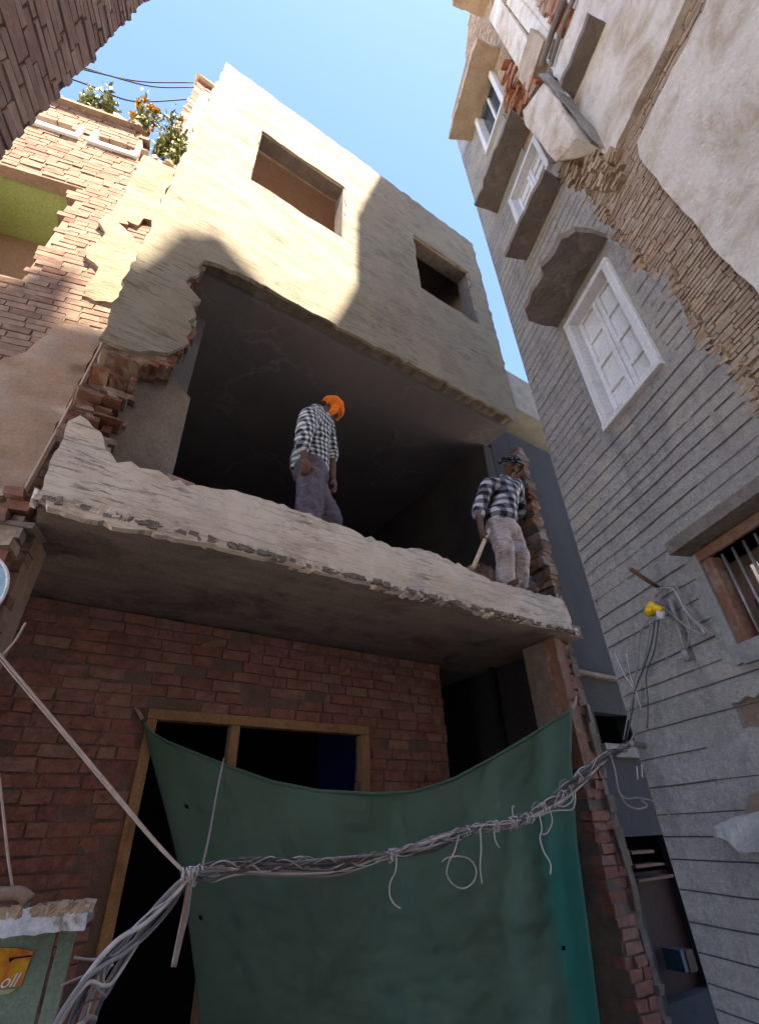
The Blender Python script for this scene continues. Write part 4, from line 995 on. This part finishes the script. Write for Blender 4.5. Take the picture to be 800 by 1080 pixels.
mb = MB(); mb.tube([F.P(150, 758, 1.16), F.P(146, 750, 1.2), F.P(143, 747, 1.25)], .012, 6); mb.build('tie_cord', M['rope'], tp_o); mb = MB(); mb.tube([F.P(602, 749, .04), F.P(606, 742, .05), F.P(607, 735, .13)], .012, 6); mb.build('tie_cord', M['rope'], tp_o)

# ------------------------------------------------------------------ cables
def at(px, py, d): return EYE + ray(px, py) * d
anch = G.M @ Vector(q(664, 784, -.10))
d0 = (anch - EYE).length
def bundle_d(px): return d0 + (2.15 - d0) * ((664 - px) / 464) ** .9 if px <= 664 else d0
main_px = [(664, 786), (640, 796), (612, 818), (590, 838), (565, 858), (535, 870), (500, 874), (455, 889), (415, 901), (360, 911), (300, 911), (250, 912), (222, 917), (200, 926)]
left_px = [(200, 926), (180, 946), (150, 980), (120, 1014), (98, 1045), (82, 1075), (66, 1120), (50, 1180)]
cab = thing('cable_bundle', 'sagging bundle of grey and white cables slung across the lane in front of the tarpaulin', 'cables')
rc_ = random.Random(8)
mats = ['wire_grey', 'wire_dark', 'wire_white', 'wire_pink', 'wire_grey', 'wire_dark', 'wire_pink', 'wire_grey', 'wire_white', 'wire_dark', 'wire_dark', 'wire_white']
base = [at(x, y, bundle_d(x)) for x, y in main_px]
lbase = [at(x, y, 2.15 - .35 * (200 - x) / 150) for x, y in left_px]
for k in range(15):
    ph = rc_.uniform(0, 6.28); fr = rc_.uniform(.5, 1.1); pts = []
    r0 = rc_.choice((.0025, .003, .004, .0045, .006, .007))
    allb = base + lbase[1:]
    for i, p in enumerate(allb):
        tie = (i in (0, 4, 5, 6, 8, 13)); sp = .008 if tie else .022
        if i > 14: sp = .02 + .012 * (i - 14)
        a = ph + i * fr * 1.3
        pts.append(p + Vector((math.cos(a) * sp * .5, math.sin(a * .7) * sp * .5, math.sin(a) * sp - .008 * (0 if tie else rc_.random() * 2))))
    mb = MB(); mb.tube(spline(pts, 6), r0, 6); mb.build('cable', M[mats[k % 12]], cab, True)
for k in range(9):
    pts = []; ph = rc_.uniform(0, 6)
    for i in range(44):
        t = i / 43; p = along(base, t * .98); e = .012 + .012 * abs(math.sin(t * 9 + ph)); pts.append(p + Vector((0, rc_.gauss(0, .005), 0)) + Vector((math.cos(ph + t * 60) * e * .5, math.sin(ph * 2 + t * 47) * e * .6, math.sin(ph + t * 55) * e)))
    mb = MB(); mb.tube(spline(pts, 3), rc_.uniform(.0016, .003), 5); mb.build('wire', M[('wire_white', 'wire_dark', 'wire_grey')[k % 3]], cab, True)
def wraps(px, py, n, r, seedk, name='wire_wrap'):
    c = at(px, py, bundle_d(px)); mb = MB(); ax = Vector((.9, .2, .1)).normalized(); e1 = ax.cross(Vector((0, 0, 1))).normalized(); e2 = ax.cross(e1)
    rr = random.Random(seedk)
    pts = [c + ax * (.012 * i / 8 * rr.uniform(.6, 1.4) - .006 * n) + (e1 * math.cos(i * .8) + e2 * math.sin(i * .8)) * (r * rr.uniform(.85, 1.2)) for i in range(n * 8)]
    mb.tube(pts, .0028, 5); return mb.build(name, M['wire_white'], cab, True)
for i, (x, y, n) in enumerate(((572, 853, 3), (556, 863, 4), (540, 868, 4), (522, 872, 3), (492, 877, 2), (412, 902, 2), (592, 838, 3), (610, 820, 2), (200, 925, 5), (204, 923, 4), (110, 1026, 2))): wraps(x, y, n, .024 if x > 250 else .026, i)
def loose(pts, m='wire_white', r=.003, dd=-.03):
    mb = MB(); mb.tube(spline([at(x, y, bundle_d(x) + dd) for x, y in pts], 6), r, 5); return mb.build('loose_wire', M[m], cab, True)
loose([(418, 903), (417, 918), (411, 932), (411, 945), (416, 954), (422, 958)])
loose([(484, 880), (479, 898), (473, 910), (471, 922), (478, 933), (489, 937), (499, 930), (502, 918), (496, 907), (484, 903), (471, 905), (466, 909)])
loose([(506, 874), (507, 895), (506, 915), (508, 932)])
loose([(520, 872), (522, 886), (526, 894)])
loose([(568, 858), (571, 874), (569, 884), (573, 898), (580, 911), (580, 922)])
loose([(578, 850), (582, 866), (577, 878), (572, 880)]); loose([(560, 862), (585, 855), (602, 854), (606, 846), (606, 836)])
loose([(541, 862), (540, 852), (542, 850)]); loose([(600, 828), (604, 842), (596, 850), (588, 850)])
loose([(590, 840), (590, 826), (596, 822)], 'wire_grey'); loose([(575, 856), (566, 846), (560, 852)], 'wire_grey')
# slack ends by the right wall
loose([(643, 796), (648, 812), (652, 834), (660, 842), (671, 841)], 'wire_grey', .004); loose([(652, 834), (660, 848), (672, 853), (682, 850), (676, 844)], 'wire_grey', .004)
loose([(671, 841), (690, 846), (706, 860), (716, 860)], 'wire_grey', .003, 0); loose([(671, 808), (672, 822)], 'wire_white'); loose([(676, 806), (677, 820)], 'wire_white')
mb = MB(); mb.tube([anch + Vector((.12, .02, -.01)), anch + Vector((0, -.01, 0))], .018, 8); mb.build('anchor', M['steel'], cab)
# hanging tail below the tie, and its frayed fork on the left
mb = MB()
for k in range(3): mb.tube(spline([at(199 + k * 1.2, 930, 2.13), at(194 + k * 2, 960, 2.13), at(188 + k * 1.6, 990, 2.13), at(182 + k, 1020, 2.13)], 5), .006, 6)
mb.build('cable_tail', M['wire_pink'], cab, True)
for pts in ([(140, 992), (120, 1008), (98, 1012), (78, 1010)], [(110, 1024), (88, 1030), (64, 1040)], [(120, 1016), (96, 1044), (74, 1058)]):
    mb = MB(); mb.tube(spline([at(x, y, 1.95) for x, y in pts], 5), .0032, 5); mb.build('loose_wire', M['wire_grey'], cab, True)
# ropes
rp = MB()
for k in range(2):
    a_s = at(-30, 650 + k * 4, 2.75); b_s = at(196, 922, 2.14); rp.tube(spline([a_s, at(0, 690 + k * 5, 2.7), at(60, 762 + k * 4, 2.55), at(110, 822 + k * 4, 2.4), at(160, 883 + k * 2, 2.25), b_s], 4), .0055, 5)
rp.tube(spline([at(0, 694, 2.7), at(16, 676, 2.72), at(27, 657, 2.75)], 4), .005, 5)
meta(rp.build('rope', M['rope'], None, True), 'double tan cord running down from the left wall to the cable tie', 'rope')
rp = MB(); rp.tube(spline([at(236, 800, 2.9), at(228, 840, 2.6), at(221, 880, 2.35), at(212, 920, 2.14)], 5), .004, 5)
meta(rp.build('rope', M['wire_pink'], None, True), 'thin upright cord between the tarpaulin edge and the cable tie', 'rope')
rp = MB(); rp.tube(spline([at(-4, 790, 2.75), at(3, 850, 2.72), at(9, 905, 2.7), at(15, 944, 2.68)], 5), .005, 5)
meta(rp.build('rope', M['rope'], None, True), 'short cord hanging in front of red bricks down to the stall roof', 'rope')
# power lines in the sky
for k, (pts, lab) in enumerate((([(60, 66), (104, 77), (150, 86), (204, 87)], 'upper dark line in the sky between brick wall and roof pillar'), ([(60, 62), (110, 78), (160, 91), (204, 92)], 'middle dark line in the sky crossing close under the upper one'), ([(60, 78), (97, 91), (132, 105), (160, 107), (204, 104)], 'lowest dark line in the sky, behind the flowering plants'))):
    mb = MB(); mb.tube(spline([F.P(x, y, .9) for x, y in pts], 6), .009, 5); o = mb.build('power_line', M['pole_black'], None, True); o.matrix_world = F.M; meta(o, lab, 'power line', 'power lines in the sky')

# ------------------------------------------------------------------ cable bracket on the right wall
br = thing('cable_bracket', 'rusty rod with yellow insulator and looped cables on the grey stucco wall', 'bracket', G)
mb = MB(); mb.tube([q(664, 600, -.20), q(685, 614, -.1), q(700, 623, .02)], .012, 6); mb.build('rod', M['rust'], br, True)
mb = MB(); c = Vector(q(690, 643, -.13))
for (dx, dz, r, l) in ((-.02, 0, .03, .05), (.025, -.01, .025, .05), (0, .015, .028, .04)):
    mb.tube([c + Vector((dx - l / 2, 0, dz)), c + Vector((dx, -.01, dz + .008)), c + Vector((dx + l / 2, 0, dz - .01))], r, 8, r * .6)
mb.build('insulator', M['yellow'], br, True)
mb = MB(); mb.tube([c + Vector((.03, 0, -.02)), c + Vector((.02, 0, -.06))], .02, 8); mb.build('white_insulator', M['white_paint'], br, True)
mb = MB(); mb.tube([q(706, 632, -.04), q(715, 664, -.04), q(723, 690, -.04)], .012, 7); mb.tube([q(721, 686, -.04), q(725, 697, -.04)], .017, 7); mb.build('conduit', M['wire_grey'], br, True)
for pts, m, r in (([(694, 622), (705, 618), (715, 622), (722, 640), (735, 656), (744, 666), (740, 670), (728, 664), (712, 652), (698, 640)], 'wire_pink', .006), ([(696, 620), (710, 622), (722, 644), (737, 660), (742, 668)], 'wire_white', .004),
                  ([(693, 620), (696, 632), (690, 640)], 'wire_pink', .006), ([(698, 622), (690, 630), (698, 638)], 'wire_pink', .006), ([(722, 650), (727, 664), (724, 684)], 'wire_grey', .004),
                  ([(684, 652), (675, 668), (672, 700), (668, 724), (672, 760), (664, 784)], 'wire_grey', .005), ([(690, 655), (686, 680), (678, 705), (670, 726), (666, 750), (660, 782)], 'wire_dark', .005),
                  ([(694, 654), (690, 684), (681, 712), (683, 740), (682, 768)], 'wire_dark', .004), ([(698, 655), (699, 690), (712, 696), (722, 692)], 'wire_grey', .003), ([(686, 655), (680, 690), (671, 722), (664, 745), (657, 780)], 'wire_grey', .004),
                  ([(648, 690), (658, 712), (668, 726)], 'wire_white', .003), ([(660, 690), (664, 712), (670, 730), (676, 750)], 'wire_white', .003)):
    mb = MB(); mb.tube(spline([q(x, y, -.06) for x, y in pts], 5), r, 5); mb.build('loose_wire', M[m], br, True)

# ------------------------------------------------------------------ stall roof and painted board at the lower left, dish at the left edge
SF = Frame(N.M @ Vector((0, -.25, 0)), NU, NW)
stl = thing('stall_roof', 'weathered white edged tin stall roof with rubble on it at the lower left', 'roof', SF)
e0, e1 = SF.px(-60, 940), SF.px(95, 954); zl = SF.px(95, 981)[1]; zt = e1[1]
mb = MB(); mb.prism(rag([(e0[0], zl), (e1[0], zl), (e1[0], zt), (e0[0], zt)], .03, .004, 3), 0, .03); mb.build('painted_edge', mat('flaked_white_blue_paint', [(.35, (.42, .46, .52)), (.6, (.72, .73, .74))], 14, stain=(.28, .24, .21), stain_scale=9, stain_rng=(.52, .62)), stl)
mb = MB(); mb.box(e0[0], e1[0] - .004, .031, .26, zl + .01, zl + .03); mb.build('tin_sheet', M['darkconc'], stl)
mb = MB()
for i in range(90):
    u = rng.uniform(e0[0], e1[0]); s = rng.uniform(.005, .018); mb.box(u - s, u + s, .0, .08, zt - .02, zt + s * .5, .007, rng)
mb.build('rubble', M['tan_brick'], stl)['kind'] = 'stuff'
mb = MB(); mb.tube(spline([SF.P(-40, 938, .04), SF.P(0, 943, .03), SF.P(20, 942, .03), SF.P(31, 950, .03)], 4), .022, 7); mb.build('pipe', M['pink_plaster'], stl, True)
bd = thing('painted_board', 'green painted stall board with a torn orange poster in its corner', 'board', SF)
WBd = .16
gpaint = mat('faded_green_paint', [(.3, (.16, .21, .155)), (.7, (.22, .28, .215))], 5, stain=(.13, .15, .12), stain_scale=4, stain_rng=(.5, .7))
r1, r2 = SF.px(60, 985, WBd), SF.px(80, 984, WBd)
mb = MB(); mb.box(r1[0] - .6, r1[0], WBd, WBd + .02, .4, zl + .005); mb.build('panel', gpaint, bd, bevel=.003)
mb = MB(); mb.box(r1[0] + .012, r2[0], WBd, WBd + .022, .4, zl + .005); mb.build('side_strip', gpaint, bd, bevel=.003)
pq = [SF.px(x, y, WBd) for x, y in ((-26, 1044), (22, 1040), (26, 1030), (30, 1018), (36, 1003), (20, 1000), (-30, 998))]
mb = MB(); mb.prism(pq, WBd - .004, WBd - .001); po = mb.build('poster', mat('orange_poster', [(.40, (.60, .30, .02)), (.5, (.52, .14, .02)), (.62, (.62, .34, .03))], 9, stain=(.45, .06, .05), stain_scale=11, stain_rng=(.6, .7), bumps=()), bd)
yq = [SF.px(x, y, WBd) for x, y in ((-26, 1052), (10, 1048), (17, 1043), (-26, 1045))]
mb = MB(); mb.prism(yq, WBd - .004, WBd - .001); mb.build('poster_strip', plain('dull_yellow_print', (.42, .38, .20), .7), bd)
bq = [SF.px(x, y, WBd) for x, y in ((10, 1010), (34, 1007), (34, 1009), (16, 1011), (11, 1015))]
mb = MB(); mb.prism(bq, WBd - .006, WBd - .0045); mb.build('poster_mark', M['black'], bd)
cu = bpy.data.curves.new('lettering', 'FONT'); cu.body = 'oll'; cu.size = .052; cu.extrude = .001; cu.shear = .35; cu.align_x = 'RIGHT'
to = bpy.data.objects.new('lettering', cu); col.objects.link(to); bpy.context.view_layer.update()
tm = bpy.data.meshes.new_from_object(to.evaluated_get(bpy.context.evaluated_depsgraph_get())); bpy.data.objects.remove(to)
tm.materials.clear(); tm.materials.append(plain('white_lettering', (.72, .68, .66), .7)); lo = bpy.data.objects.new('lettering', tm); col.objects.link(lo); lo.parent = bd
tq = SF.px(17, 1040, WBd); lo.location = (tq[0], WBd - .0065, tq[1]); lo.rotation_euler = (RAD(90), 0, 0)
ds = thing('dish_antenna', 'pale blue rim of a round dish cut off by the left edge', 'dish', N)
cc = N.P(-34, 622, -.2); rr_ = abs(N.P(7, 622, -.2).x - cc.x)
ds.matrix_world = N.M @ Matrix.Translation(cc)
mb = MB(); vs = []; fs = []; nr = 8; na_ = 40
for i in range(nr + 1):
    for k in range(na_):
        a = 2 * math.pi * k / na_; r = rr_ * (i + .02) / nr; vs.append((r * math.cos(a), .10 * (1 - (i / nr) ** 2), 1.25 * r * math.sin(a)))
for i in range(nr):
    for k in range(na_): fs.append((i * na_ + k, i * na_ + (k + 1) % na_, (i + 1) * na_ + (k + 1) % na_, (i + 1) * na_ + k))
mb.add(vs, fs); o = mb.build('bowl', plain('pale_blue_paint', (.22, .33, .40), .5), ds, True); md = o.modifiers.new('t', 'SOLIDIFY'); md.thickness = .006
mb = MB(); mb.tube([(rr_ * math.cos(a * .1571), 0, 1.25 * rr_ * math.sin(a * .1571)) for a in range(41)], .008, 6); mb.build('rim', M['white_paint'], ds, True)
mb = MB(); mb.tube([(0, .09, 0), (0, .25, -.05)], .02, 8); mb.build('mount', M['steel'], ds)

# ------------------------------------------------------------------ people
def blob(name, shapes, m, parent, voxel=.011, smooth=6, wrinkle=0.0, ws=9, seed=0):
    """union of tapered limbs and ellipsoids grown together into one skin"""
    bm = bmesh.new()
    for s in shapes:
        if s[0] == 'c':
            _, a, ra, b, rb = s; a = Vector(a); b = Vector(b); n = max(2, int((b - a).length / (min(ra, rb) * .5)) + 1)
            for i in range(n + 1):
                t = i / n; r = bmesh.ops.create_icosphere(bm, subdivisions=2, radius=ra + (rb - ra) * t)
                bmesh.ops.translate(bm, verts=r['verts'], vec=a.lerp(b, t))
        else:
            _, c, rad, rot = s; r = bmesh.ops.create_icosphere(bm, subdivisions=3, radius=1)
            Mx = Matrix.Translation(Vector(c)) @ Euler(rot).to_matrix().to_4x4() @ Matrix.Diagonal((*rad, 1))
            bmesh.ops.transform(bm, matrix=Mx, verts=r['verts'])
    me = bpy.data.meshes.new(name); bm.to_mesh(me); bm.free()
    o = bpy.data.objects.new(name, me); col.objects.link(o)
    rm = o.modifiers.new('r', 'REMESH'); rm.mode = 'VOXEL'; rm.voxel_size = voxel
    if smooth: smd = o.modifiers.new('s', 'SMOOTH'); smd.factor = .5; smd.iterations = smooth
    bpy.context.view_layer.update()
    nm = bpy.data.meshes.new_from_object(o.evaluated_get(bpy.context.evaluated_depsgraph_get()))
    o.modifiers.clear(); o.data = nm; nm.name = name; bpy.data.meshes.remove(me)
    if wrinkle:
        nrm = [v.normal.copy() for v in nm.vertices]
        for v, nn in zip(nm.vertices, nrm):
            p = v.co; h = fb((p.x * .8, p.y * .8, p.z * 1.6), ws, seed) + .6 * math.sin((p.z * 1.3 + p.x * .8 + .05 * fb(p, 6, seed)) * 46) * max(0, fb(p, 5, seed + 5) + .15)
            v.co = p + nn * (h * wrinkle)
    nm.polygons.foreach_set('use_smooth', [True] * len(nm.polygons)); nm.materials.clear(); nm.materials.append(m)
    o.parent = parent; return o
def lerp(a, b, t): return Vector(a).lerp(Vector(b), t)
def hand(wrist, dirv, side, curl, thumb, s=1.0):
    """palm, four unequal bent fingers and a thumb from its side; side = across the palm, curl = towards the palm"""
    d = Vector(dirv).normalized(); sd_ = Vector(side).normalized(); cu_ = Vector(curl).normalized(); wv = Vector(wrist); out = []
    out.append(('c', wv, .023 * s, wv + d * .05 * s, .028 * s)); pc = wv + d * .085 * s
    for k, l in enumerate((.068, .078, .073, .056)):
        o = sd_ * (k - 1.5) * .019 * s; kn = pc + o
        out.append(('c', wv + d * .03 * s + o * .7, .014 * s, kn, .0115 * s))
        m1 = kn + (d * .8 + cu_ * .45).normalized() * l * .45 * s; m2 = m1 + (d * .35 + cu_ * .9).normalized() * l * .33 * s; m3 = m2 + (d * -.1 + cu_).normalized() * l * .27 * s
        out += [('c', kn, .0105 * s, m1, .0098 * s), ('c', m1, .0098 * s, m2, .009 * s), ('c', m2, .009 * s, m3, .0078 * s)]
    th = wv + d * .025 * s - sd_ * .024 * s * thumb; t1 = th + (d * .7 - sd_ * .6 * thumb + cu_ * .3).normalized() * .04 * s; t2 = t1 + (d * .8 + cu_ * .5).normalized() * .032 * s
    out += [('c', th, .014 * s, t1, .012 * s), ('c', t1, .012 * s, t2, .0095 * s)]
    return out
def head(c, fwd, up, s=1.0):
    """skull, jaw, nose, brow, lips and ears, looking along fwd"""
    f = Vector(fwd).normalized(); u = Vector(up); u = (u - f * u.dot(f)).normalized(); r = f.cross(u); c = Vector(c)
    E = Matrix((r, f, u)).transposed().to_euler()
    g_ = lambda x, y, z: c + r * x * s + f * y * s + u * z * s
    sh = [('e', g_(0, -.012, .02), (.074 * s, .092 * s, .088 * s), E), ('e', g_(0, .02, -.045), (.058 * s, .066 * s, .065 * s), E), ('c', g_(0, .05, -.085), .028 * s, g_(0, .062, -.088), .024 * s),
          ('c', g_(0, .086, .012), .010 * s, g_(0, .104, -.028), .015 * s), ('c', g_(-.035, .076, .026), .012 * s, g_(.035, .076, .026), .012 * s), ('c', g_(-.018, .078, -.060), .010 * s, g_(.018, .078, -.060), .010 * s)]
    for k in (-1, 1): sh += [('e', g_(.074 * k, -.012, -.005), (.010 * s, .020 * s, .032 * s), E), ('e', g_(.03 * k, .072, .004), (.015 * s, .012 * s, .010 * s), E), ('e', g_(.040 * k, .055, -.025), (.022 * s, .02 * s, .018 * s), E)]
    return sh, g_, E
X, Y, Z = Vector((1, 0, 0)), Vector((0, 1, 0)), Vector((0, 0, 1))
FLOOR = ZL + .12

# the man in the orange turban: back half turned to us, head bent down to the right
P1 = thing('person', 'man in orange turban, checked shirt and purple trousers looking down from the ledge', 'person', F)
w1 = .30
pp_ = lambda x, y, w=w1: F.P(x, y, w)
hip = pp_(327, 499, w1); foot_z = FLOOR
nk = pp_(338, 433, w1); hc = pp_(348, 433, w1 - .03)
fw_ = Vector((.62, -.35, -.62)); hs, hg, hE = head(hc + Vector((.0, 0, .0)), fw_, Vector((.45, -.1, .8)), 1.0)
shN, shF = pp_(325, 440, w1 - .17), pp_(343, 440, w1 + .15)
elN = pp_(319, 467, w1 - .21); wrN = pp_(321, 484, w1 - .20)
elF = pp_(350, 478, w1 + .14); wrF = pp_(351, 506, w1 + .02)
hipN, hipF = hip + Vector((-.03, -.09, -.02)), hip + Vector((.05, .09, -.02))
knN = Vector((hipN.x - .0, hipN.y + .0, (hipN.z + foot_z) / 2 + .05)); anN = Vector((knN.x - .05, hipN.y + .03, foot_z + .08))
knF = Vector((hipF.x + .13, hipF.y - .10, (hipF.z + foot_z) / 2 + .06)); anF = Vector((knF.x - .01, hipF.y - .06, foot_z + .08))
chest = lerp(shN, shF, .5) + Vector((.0, 0, -.12))
def legs(hn, kn, an, fdir):
    toe = an + Vector(fdir).normalized() * .15 + Vector((0, 0, -.05))
    return [('c', hn, .082, kn, .052), ('c', kn, .052, an, .036), ('c', an + Vector((0, 0, -.035)), .038, toe, .028)]
body = hs + [('c', hc + Vector((-.045, .02, -.03)), .055, nk + Vector((-.04, 0, -.02)), .06), ('c', chest, .125, hip + Vector((0, 0, .1)), .115), ('c', shN, .055, chest, .09), ('c', shF, .055, chest, .09), ('c', hip + Vector((0, 0, .1)), .12, hip, .12)]
body += [('c', shN, .055, elN, .041), ('c', elN, .041, wrN, .027), ('c', shF, .055, elF, .041), ('c', elF, .041, wrF, .027)]
body += legs(hipN, knN, anN, (.8, -.5, 0)) + legs(hipF, knF, anF, (.9, -.3, 0)) + [('c', hip, .11, hipN, .085), ('c', hip, .11, hipF, .085)]
body += hand(wrN, (.12, -.05, -1), (.9, -.3, 0), (.25, .6, 0), -1) + hand(wrF, (.25, -.1, -1), (.6, .7, 0), (-.5, .2, -.1), 1)
blob('body', body, M['skin'], P1, .0085, 4)
# shirt: loose, hem flaring out behind
hem_b = pp_(311, 489, w1 - .02); hem_f = pp_(343, 503, w1 - .02)
shirt = [('c', chest + Vector((-.02, 0, .03)), .155, hip + Vector((-.0, 0, .10)), .155), ('c', shN, .085, chest + Vector((0, -.02, .04)), .13), ('c', shF, .085, chest + Vector((0, .02, .04)), .13), ('c', nk + Vector((-.05, 0, -.055)), .085, chest, .13)]
shirt += [('c', hip + Vector((-.03, 0, .14)), .15, hem_b + Vector((.03, .03, .01)), .06), ('c', hip + Vector((.03, -.02, .12)), .13, hem_f + Vector((-.03, 0, .03)), .06), ('c', hip + Vector((0, 0, .1)), .155, hip + Vector((0, 0, .02)), .15)]
shirt += [('c', shN, .088, lerp(shN, elN, 1.0), .07), ('c', elN + Vector((0, 0, .01)), .07, lerp(elN, wrN, .25), .062), ('c', shF, .085, elF, .066), ('c', elF, .066, lerp(elF, wrF, .2), .058)]
blob('shirt', shirt, M['check'], P1, .012, 5, .009, 7, 2)
tro = [('c', hip + Vector((0, 0, .03)), .148, hip, .15), ('c', hipN, .125, knN, .112), ('c', knN, .112, anN + Vector((0, 0, .02)), .085), ('c', hipF, .125, knF, .11), ('c', knF, .11, anF + Vector((0, 0, .02)), .085), ('c', hip, .13, lerp(hipN, hipF, .5) + Vector((0, 0, -.12)), .11)]
blob('trousers', tro, M['purple_cloth'], P1, .011, 5, .015, 7, 4)
tb_ = [('e', hg(0, -.012, .054), (.106, .126, .086), hE), ('e', hg(.04, .0, .05), (.085, .09, .075), hE), ('c', hg(-.075, .045, .048), .032, hg(.075, .045, .048), .032), ('c', hg(-.085, -.06, .036), .032, hg(-.082, .05, .05), .03), ('c', hg(.085, -.06, .036), .032, hg(.082, .05, .05), .03), ('c', hg(.06, .04, .09), .034, hg(-.03, -.06, .105), .036), ('c', hg(.075, .05, .045), .034, hg(.078, .075, -.03), .03), ('c', hg(.078, .075, -.03), .03, hg(.065, .085, -.105), .024), ('c', hg(-.02, .085, .055), .025, hg(.07, .06, -.03), .03)]
blob('turban', tb_, M['orange'], P1, .007, 14, .008, 12, 6)
hr = [('e', hg(0, -.06, -.005), (.072, .055, .07), hE)]
blob('hair', hr, M['hair'], P1, .009, 3)

# the man in the dotted headscarf, facing us, looking down to his left, stick in his right hand
P2 = thing('person', 'man in black dotted headscarf, dark plaid shirt and pale trousers holding a stick', 'person', F)
w2_ = .06
p2 = lambda x, y, w=w2_: F.P(x, y, w)
hip = p2(530, 556); hc = p2(539, 491, w2_ - .10); nk = p2(533, 501, w2_)
fw_ = Vector((-.22, -.66, -.72)); hs, hg, hE = head(hc, fw_, Vector((.06, -.7, .72)), 1.05)
shN, shF = p2(515, 511, w2_), p2(544, 512, w2_ + .02)
elN = p2(504, 538, w2_ + .02); wrN = p2(507, 559, w2_ - .06)
elF = p2(549, 541, w2_ + .14); wrF = p2(546, 566, w2_ + .2)
foot2 = F.px(530, 622, .08)[1]
hipN, hipF = hip + Vector((-.09, 0, -.03)), hip + Vector((.09, 0, -.03))
knN = Vector((hipN.x - .01, hip.y - .05, (hip.z + foot2) / 2 + .03)); anN = Vector((knN.x + .0, hip.y + .02, foot2 + .07))
knF = Vector((hipF.x + .02, hip.y - .04, (hip.z + foot2) / 2 + .03)); anF = Vector((knF.x + .01, hip.y + .05, foot2 + .07))
chest = lerp(shN, shF, .5) + Vector((0, 0, -.12))
body = hs + [('c', hc + Vector((-.01, .035, -.05)), .056, nk + Vector((0, .02, -.04)), .062), ('c', chest, .125, hip + Vector((0, 0, .1)), .115), ('c', shN, .052, chest, .09), ('c', shF, .052, chest, .09), ('c', hip + Vector((0, 0, .1)), .12, hip, .12)]
body += [('c', shN, .055, elN, .042), ('c', elN, .042, wrN, .028), ('c', shF, .055, elF, .042), ('c', elF, .042, wrF, .028)]
body += legs(hipN, knN, anN, (-.2, -1, 0)) + legs(hipF, knF, anF, (.2, -1, 0)) + [('c', hip, .11, hipN, .085), ('c', hip, .11, hipF, .085)]
hd2 = Vector((-.1, -.1, -1)); body += hand(wrN, hd2, (.35, .9, 0), (.8, -.35, 0), 1) + hand(wrF, (0, .1, -1), (.5, -.8, 0), (-.5, -.5, 0), 1)
blob('body', body, M['skin'], P2, .0085, 4)
shirt = [('c', chest, .15, hip + Vector((0, 0, .08)), .15), ('c', shN, .08, chest + Vector((-.02, 0, .04)), .13), ('c', shF, .08, chest + Vector((.02, 0, .04)), .13), ('c', nk + Vector((0, .02, -.06)), .08, chest, .13)]
shirt += [('c', hip + Vector((-.06, 0, .1)), .125, hip + Vector((-.075, 0, -.01)), .105), ('c', hip + Vector((.06, 0, .1)), .125, hip + Vector((.075, 0, -.02)), .105)]
shirt += [('c', shN, .082, elN, .07), ('c', elN, .07, lerp(elN, wrN, .18), .066), ('c', shF, .08, elF, .066), ('c', elF, .066, lerp(elF, wrF, .2), .058)]
blob('shirt', shirt, M['plaid'], P2, .012, 5, .008, 7, 12)
tro = [('c', hip, .138, hip + Vector((0, 0, -.03)), .14), ('c', hipN, .115, knN, .098), ('c', knN, .098, anN + Vector((0, 0, .0)), .08), ('c', hipF, .115, knF, .098), ('c', knF, .098, anF + Vector((0, 0, .0)), .08)]
blob('trousers', tro, M['pale_cloth'], P2, .011, 5, .013, 8, 14)
eb = [('c', hg(s_ * .018, .088, .022), .006, hg(s_ * .048, .078, .024), .005) for s_ in (-1, 1)] + [('e', hg(s_ * .032, .084, .004), (.012, .006, .006), hE) for s_ in (-1, 1)] + [('c', hg(-.03, .092, -.046), .007, hg(.03, .092, -.046), .007)]
blob('brows_and_moustache', eb, M['hair'], P2, .004, 1)
sc = [('e', hg(0, -.014, .048), (.094, .114, .072), hE), ('c', hg(-.07, .055, .042), .034, hg(.07, .055, .042), .034), ('c', hg(-.085, -.04, .03), .034, hg(-.075, .05, .042), .03), ('c', hg(.085, -.04, .03), .034, hg(.075, .05, .042), .03), ('c', hg(.07, -.07, .02), .03, hg(.09, -.10, -.02), .022)]
blob('headscarf', sc, M['dotted'], P2, .008, 4, .003, 14, 3)
stk = MB(); hand_c = wrN + hd2.normalized() * .10 + Vector((.02, -.012, 0)); st1 = p2(499, 598, w2_ - .16); dv = (st1 - hand_c)
stk.tube([hand_c - dv * .35, hand_c, hand_c + dv], .016, 8, .019); so = stk.build('tool_handle', M['paleconc'], None, True); so.matrix_world = F.M
so.data.materials[0] = plain('pale_bare_wood', (.58, .48, .36), .8)
meta(so, 'pale wooden handle held low by the man in the dotted headscarf', 'tool')
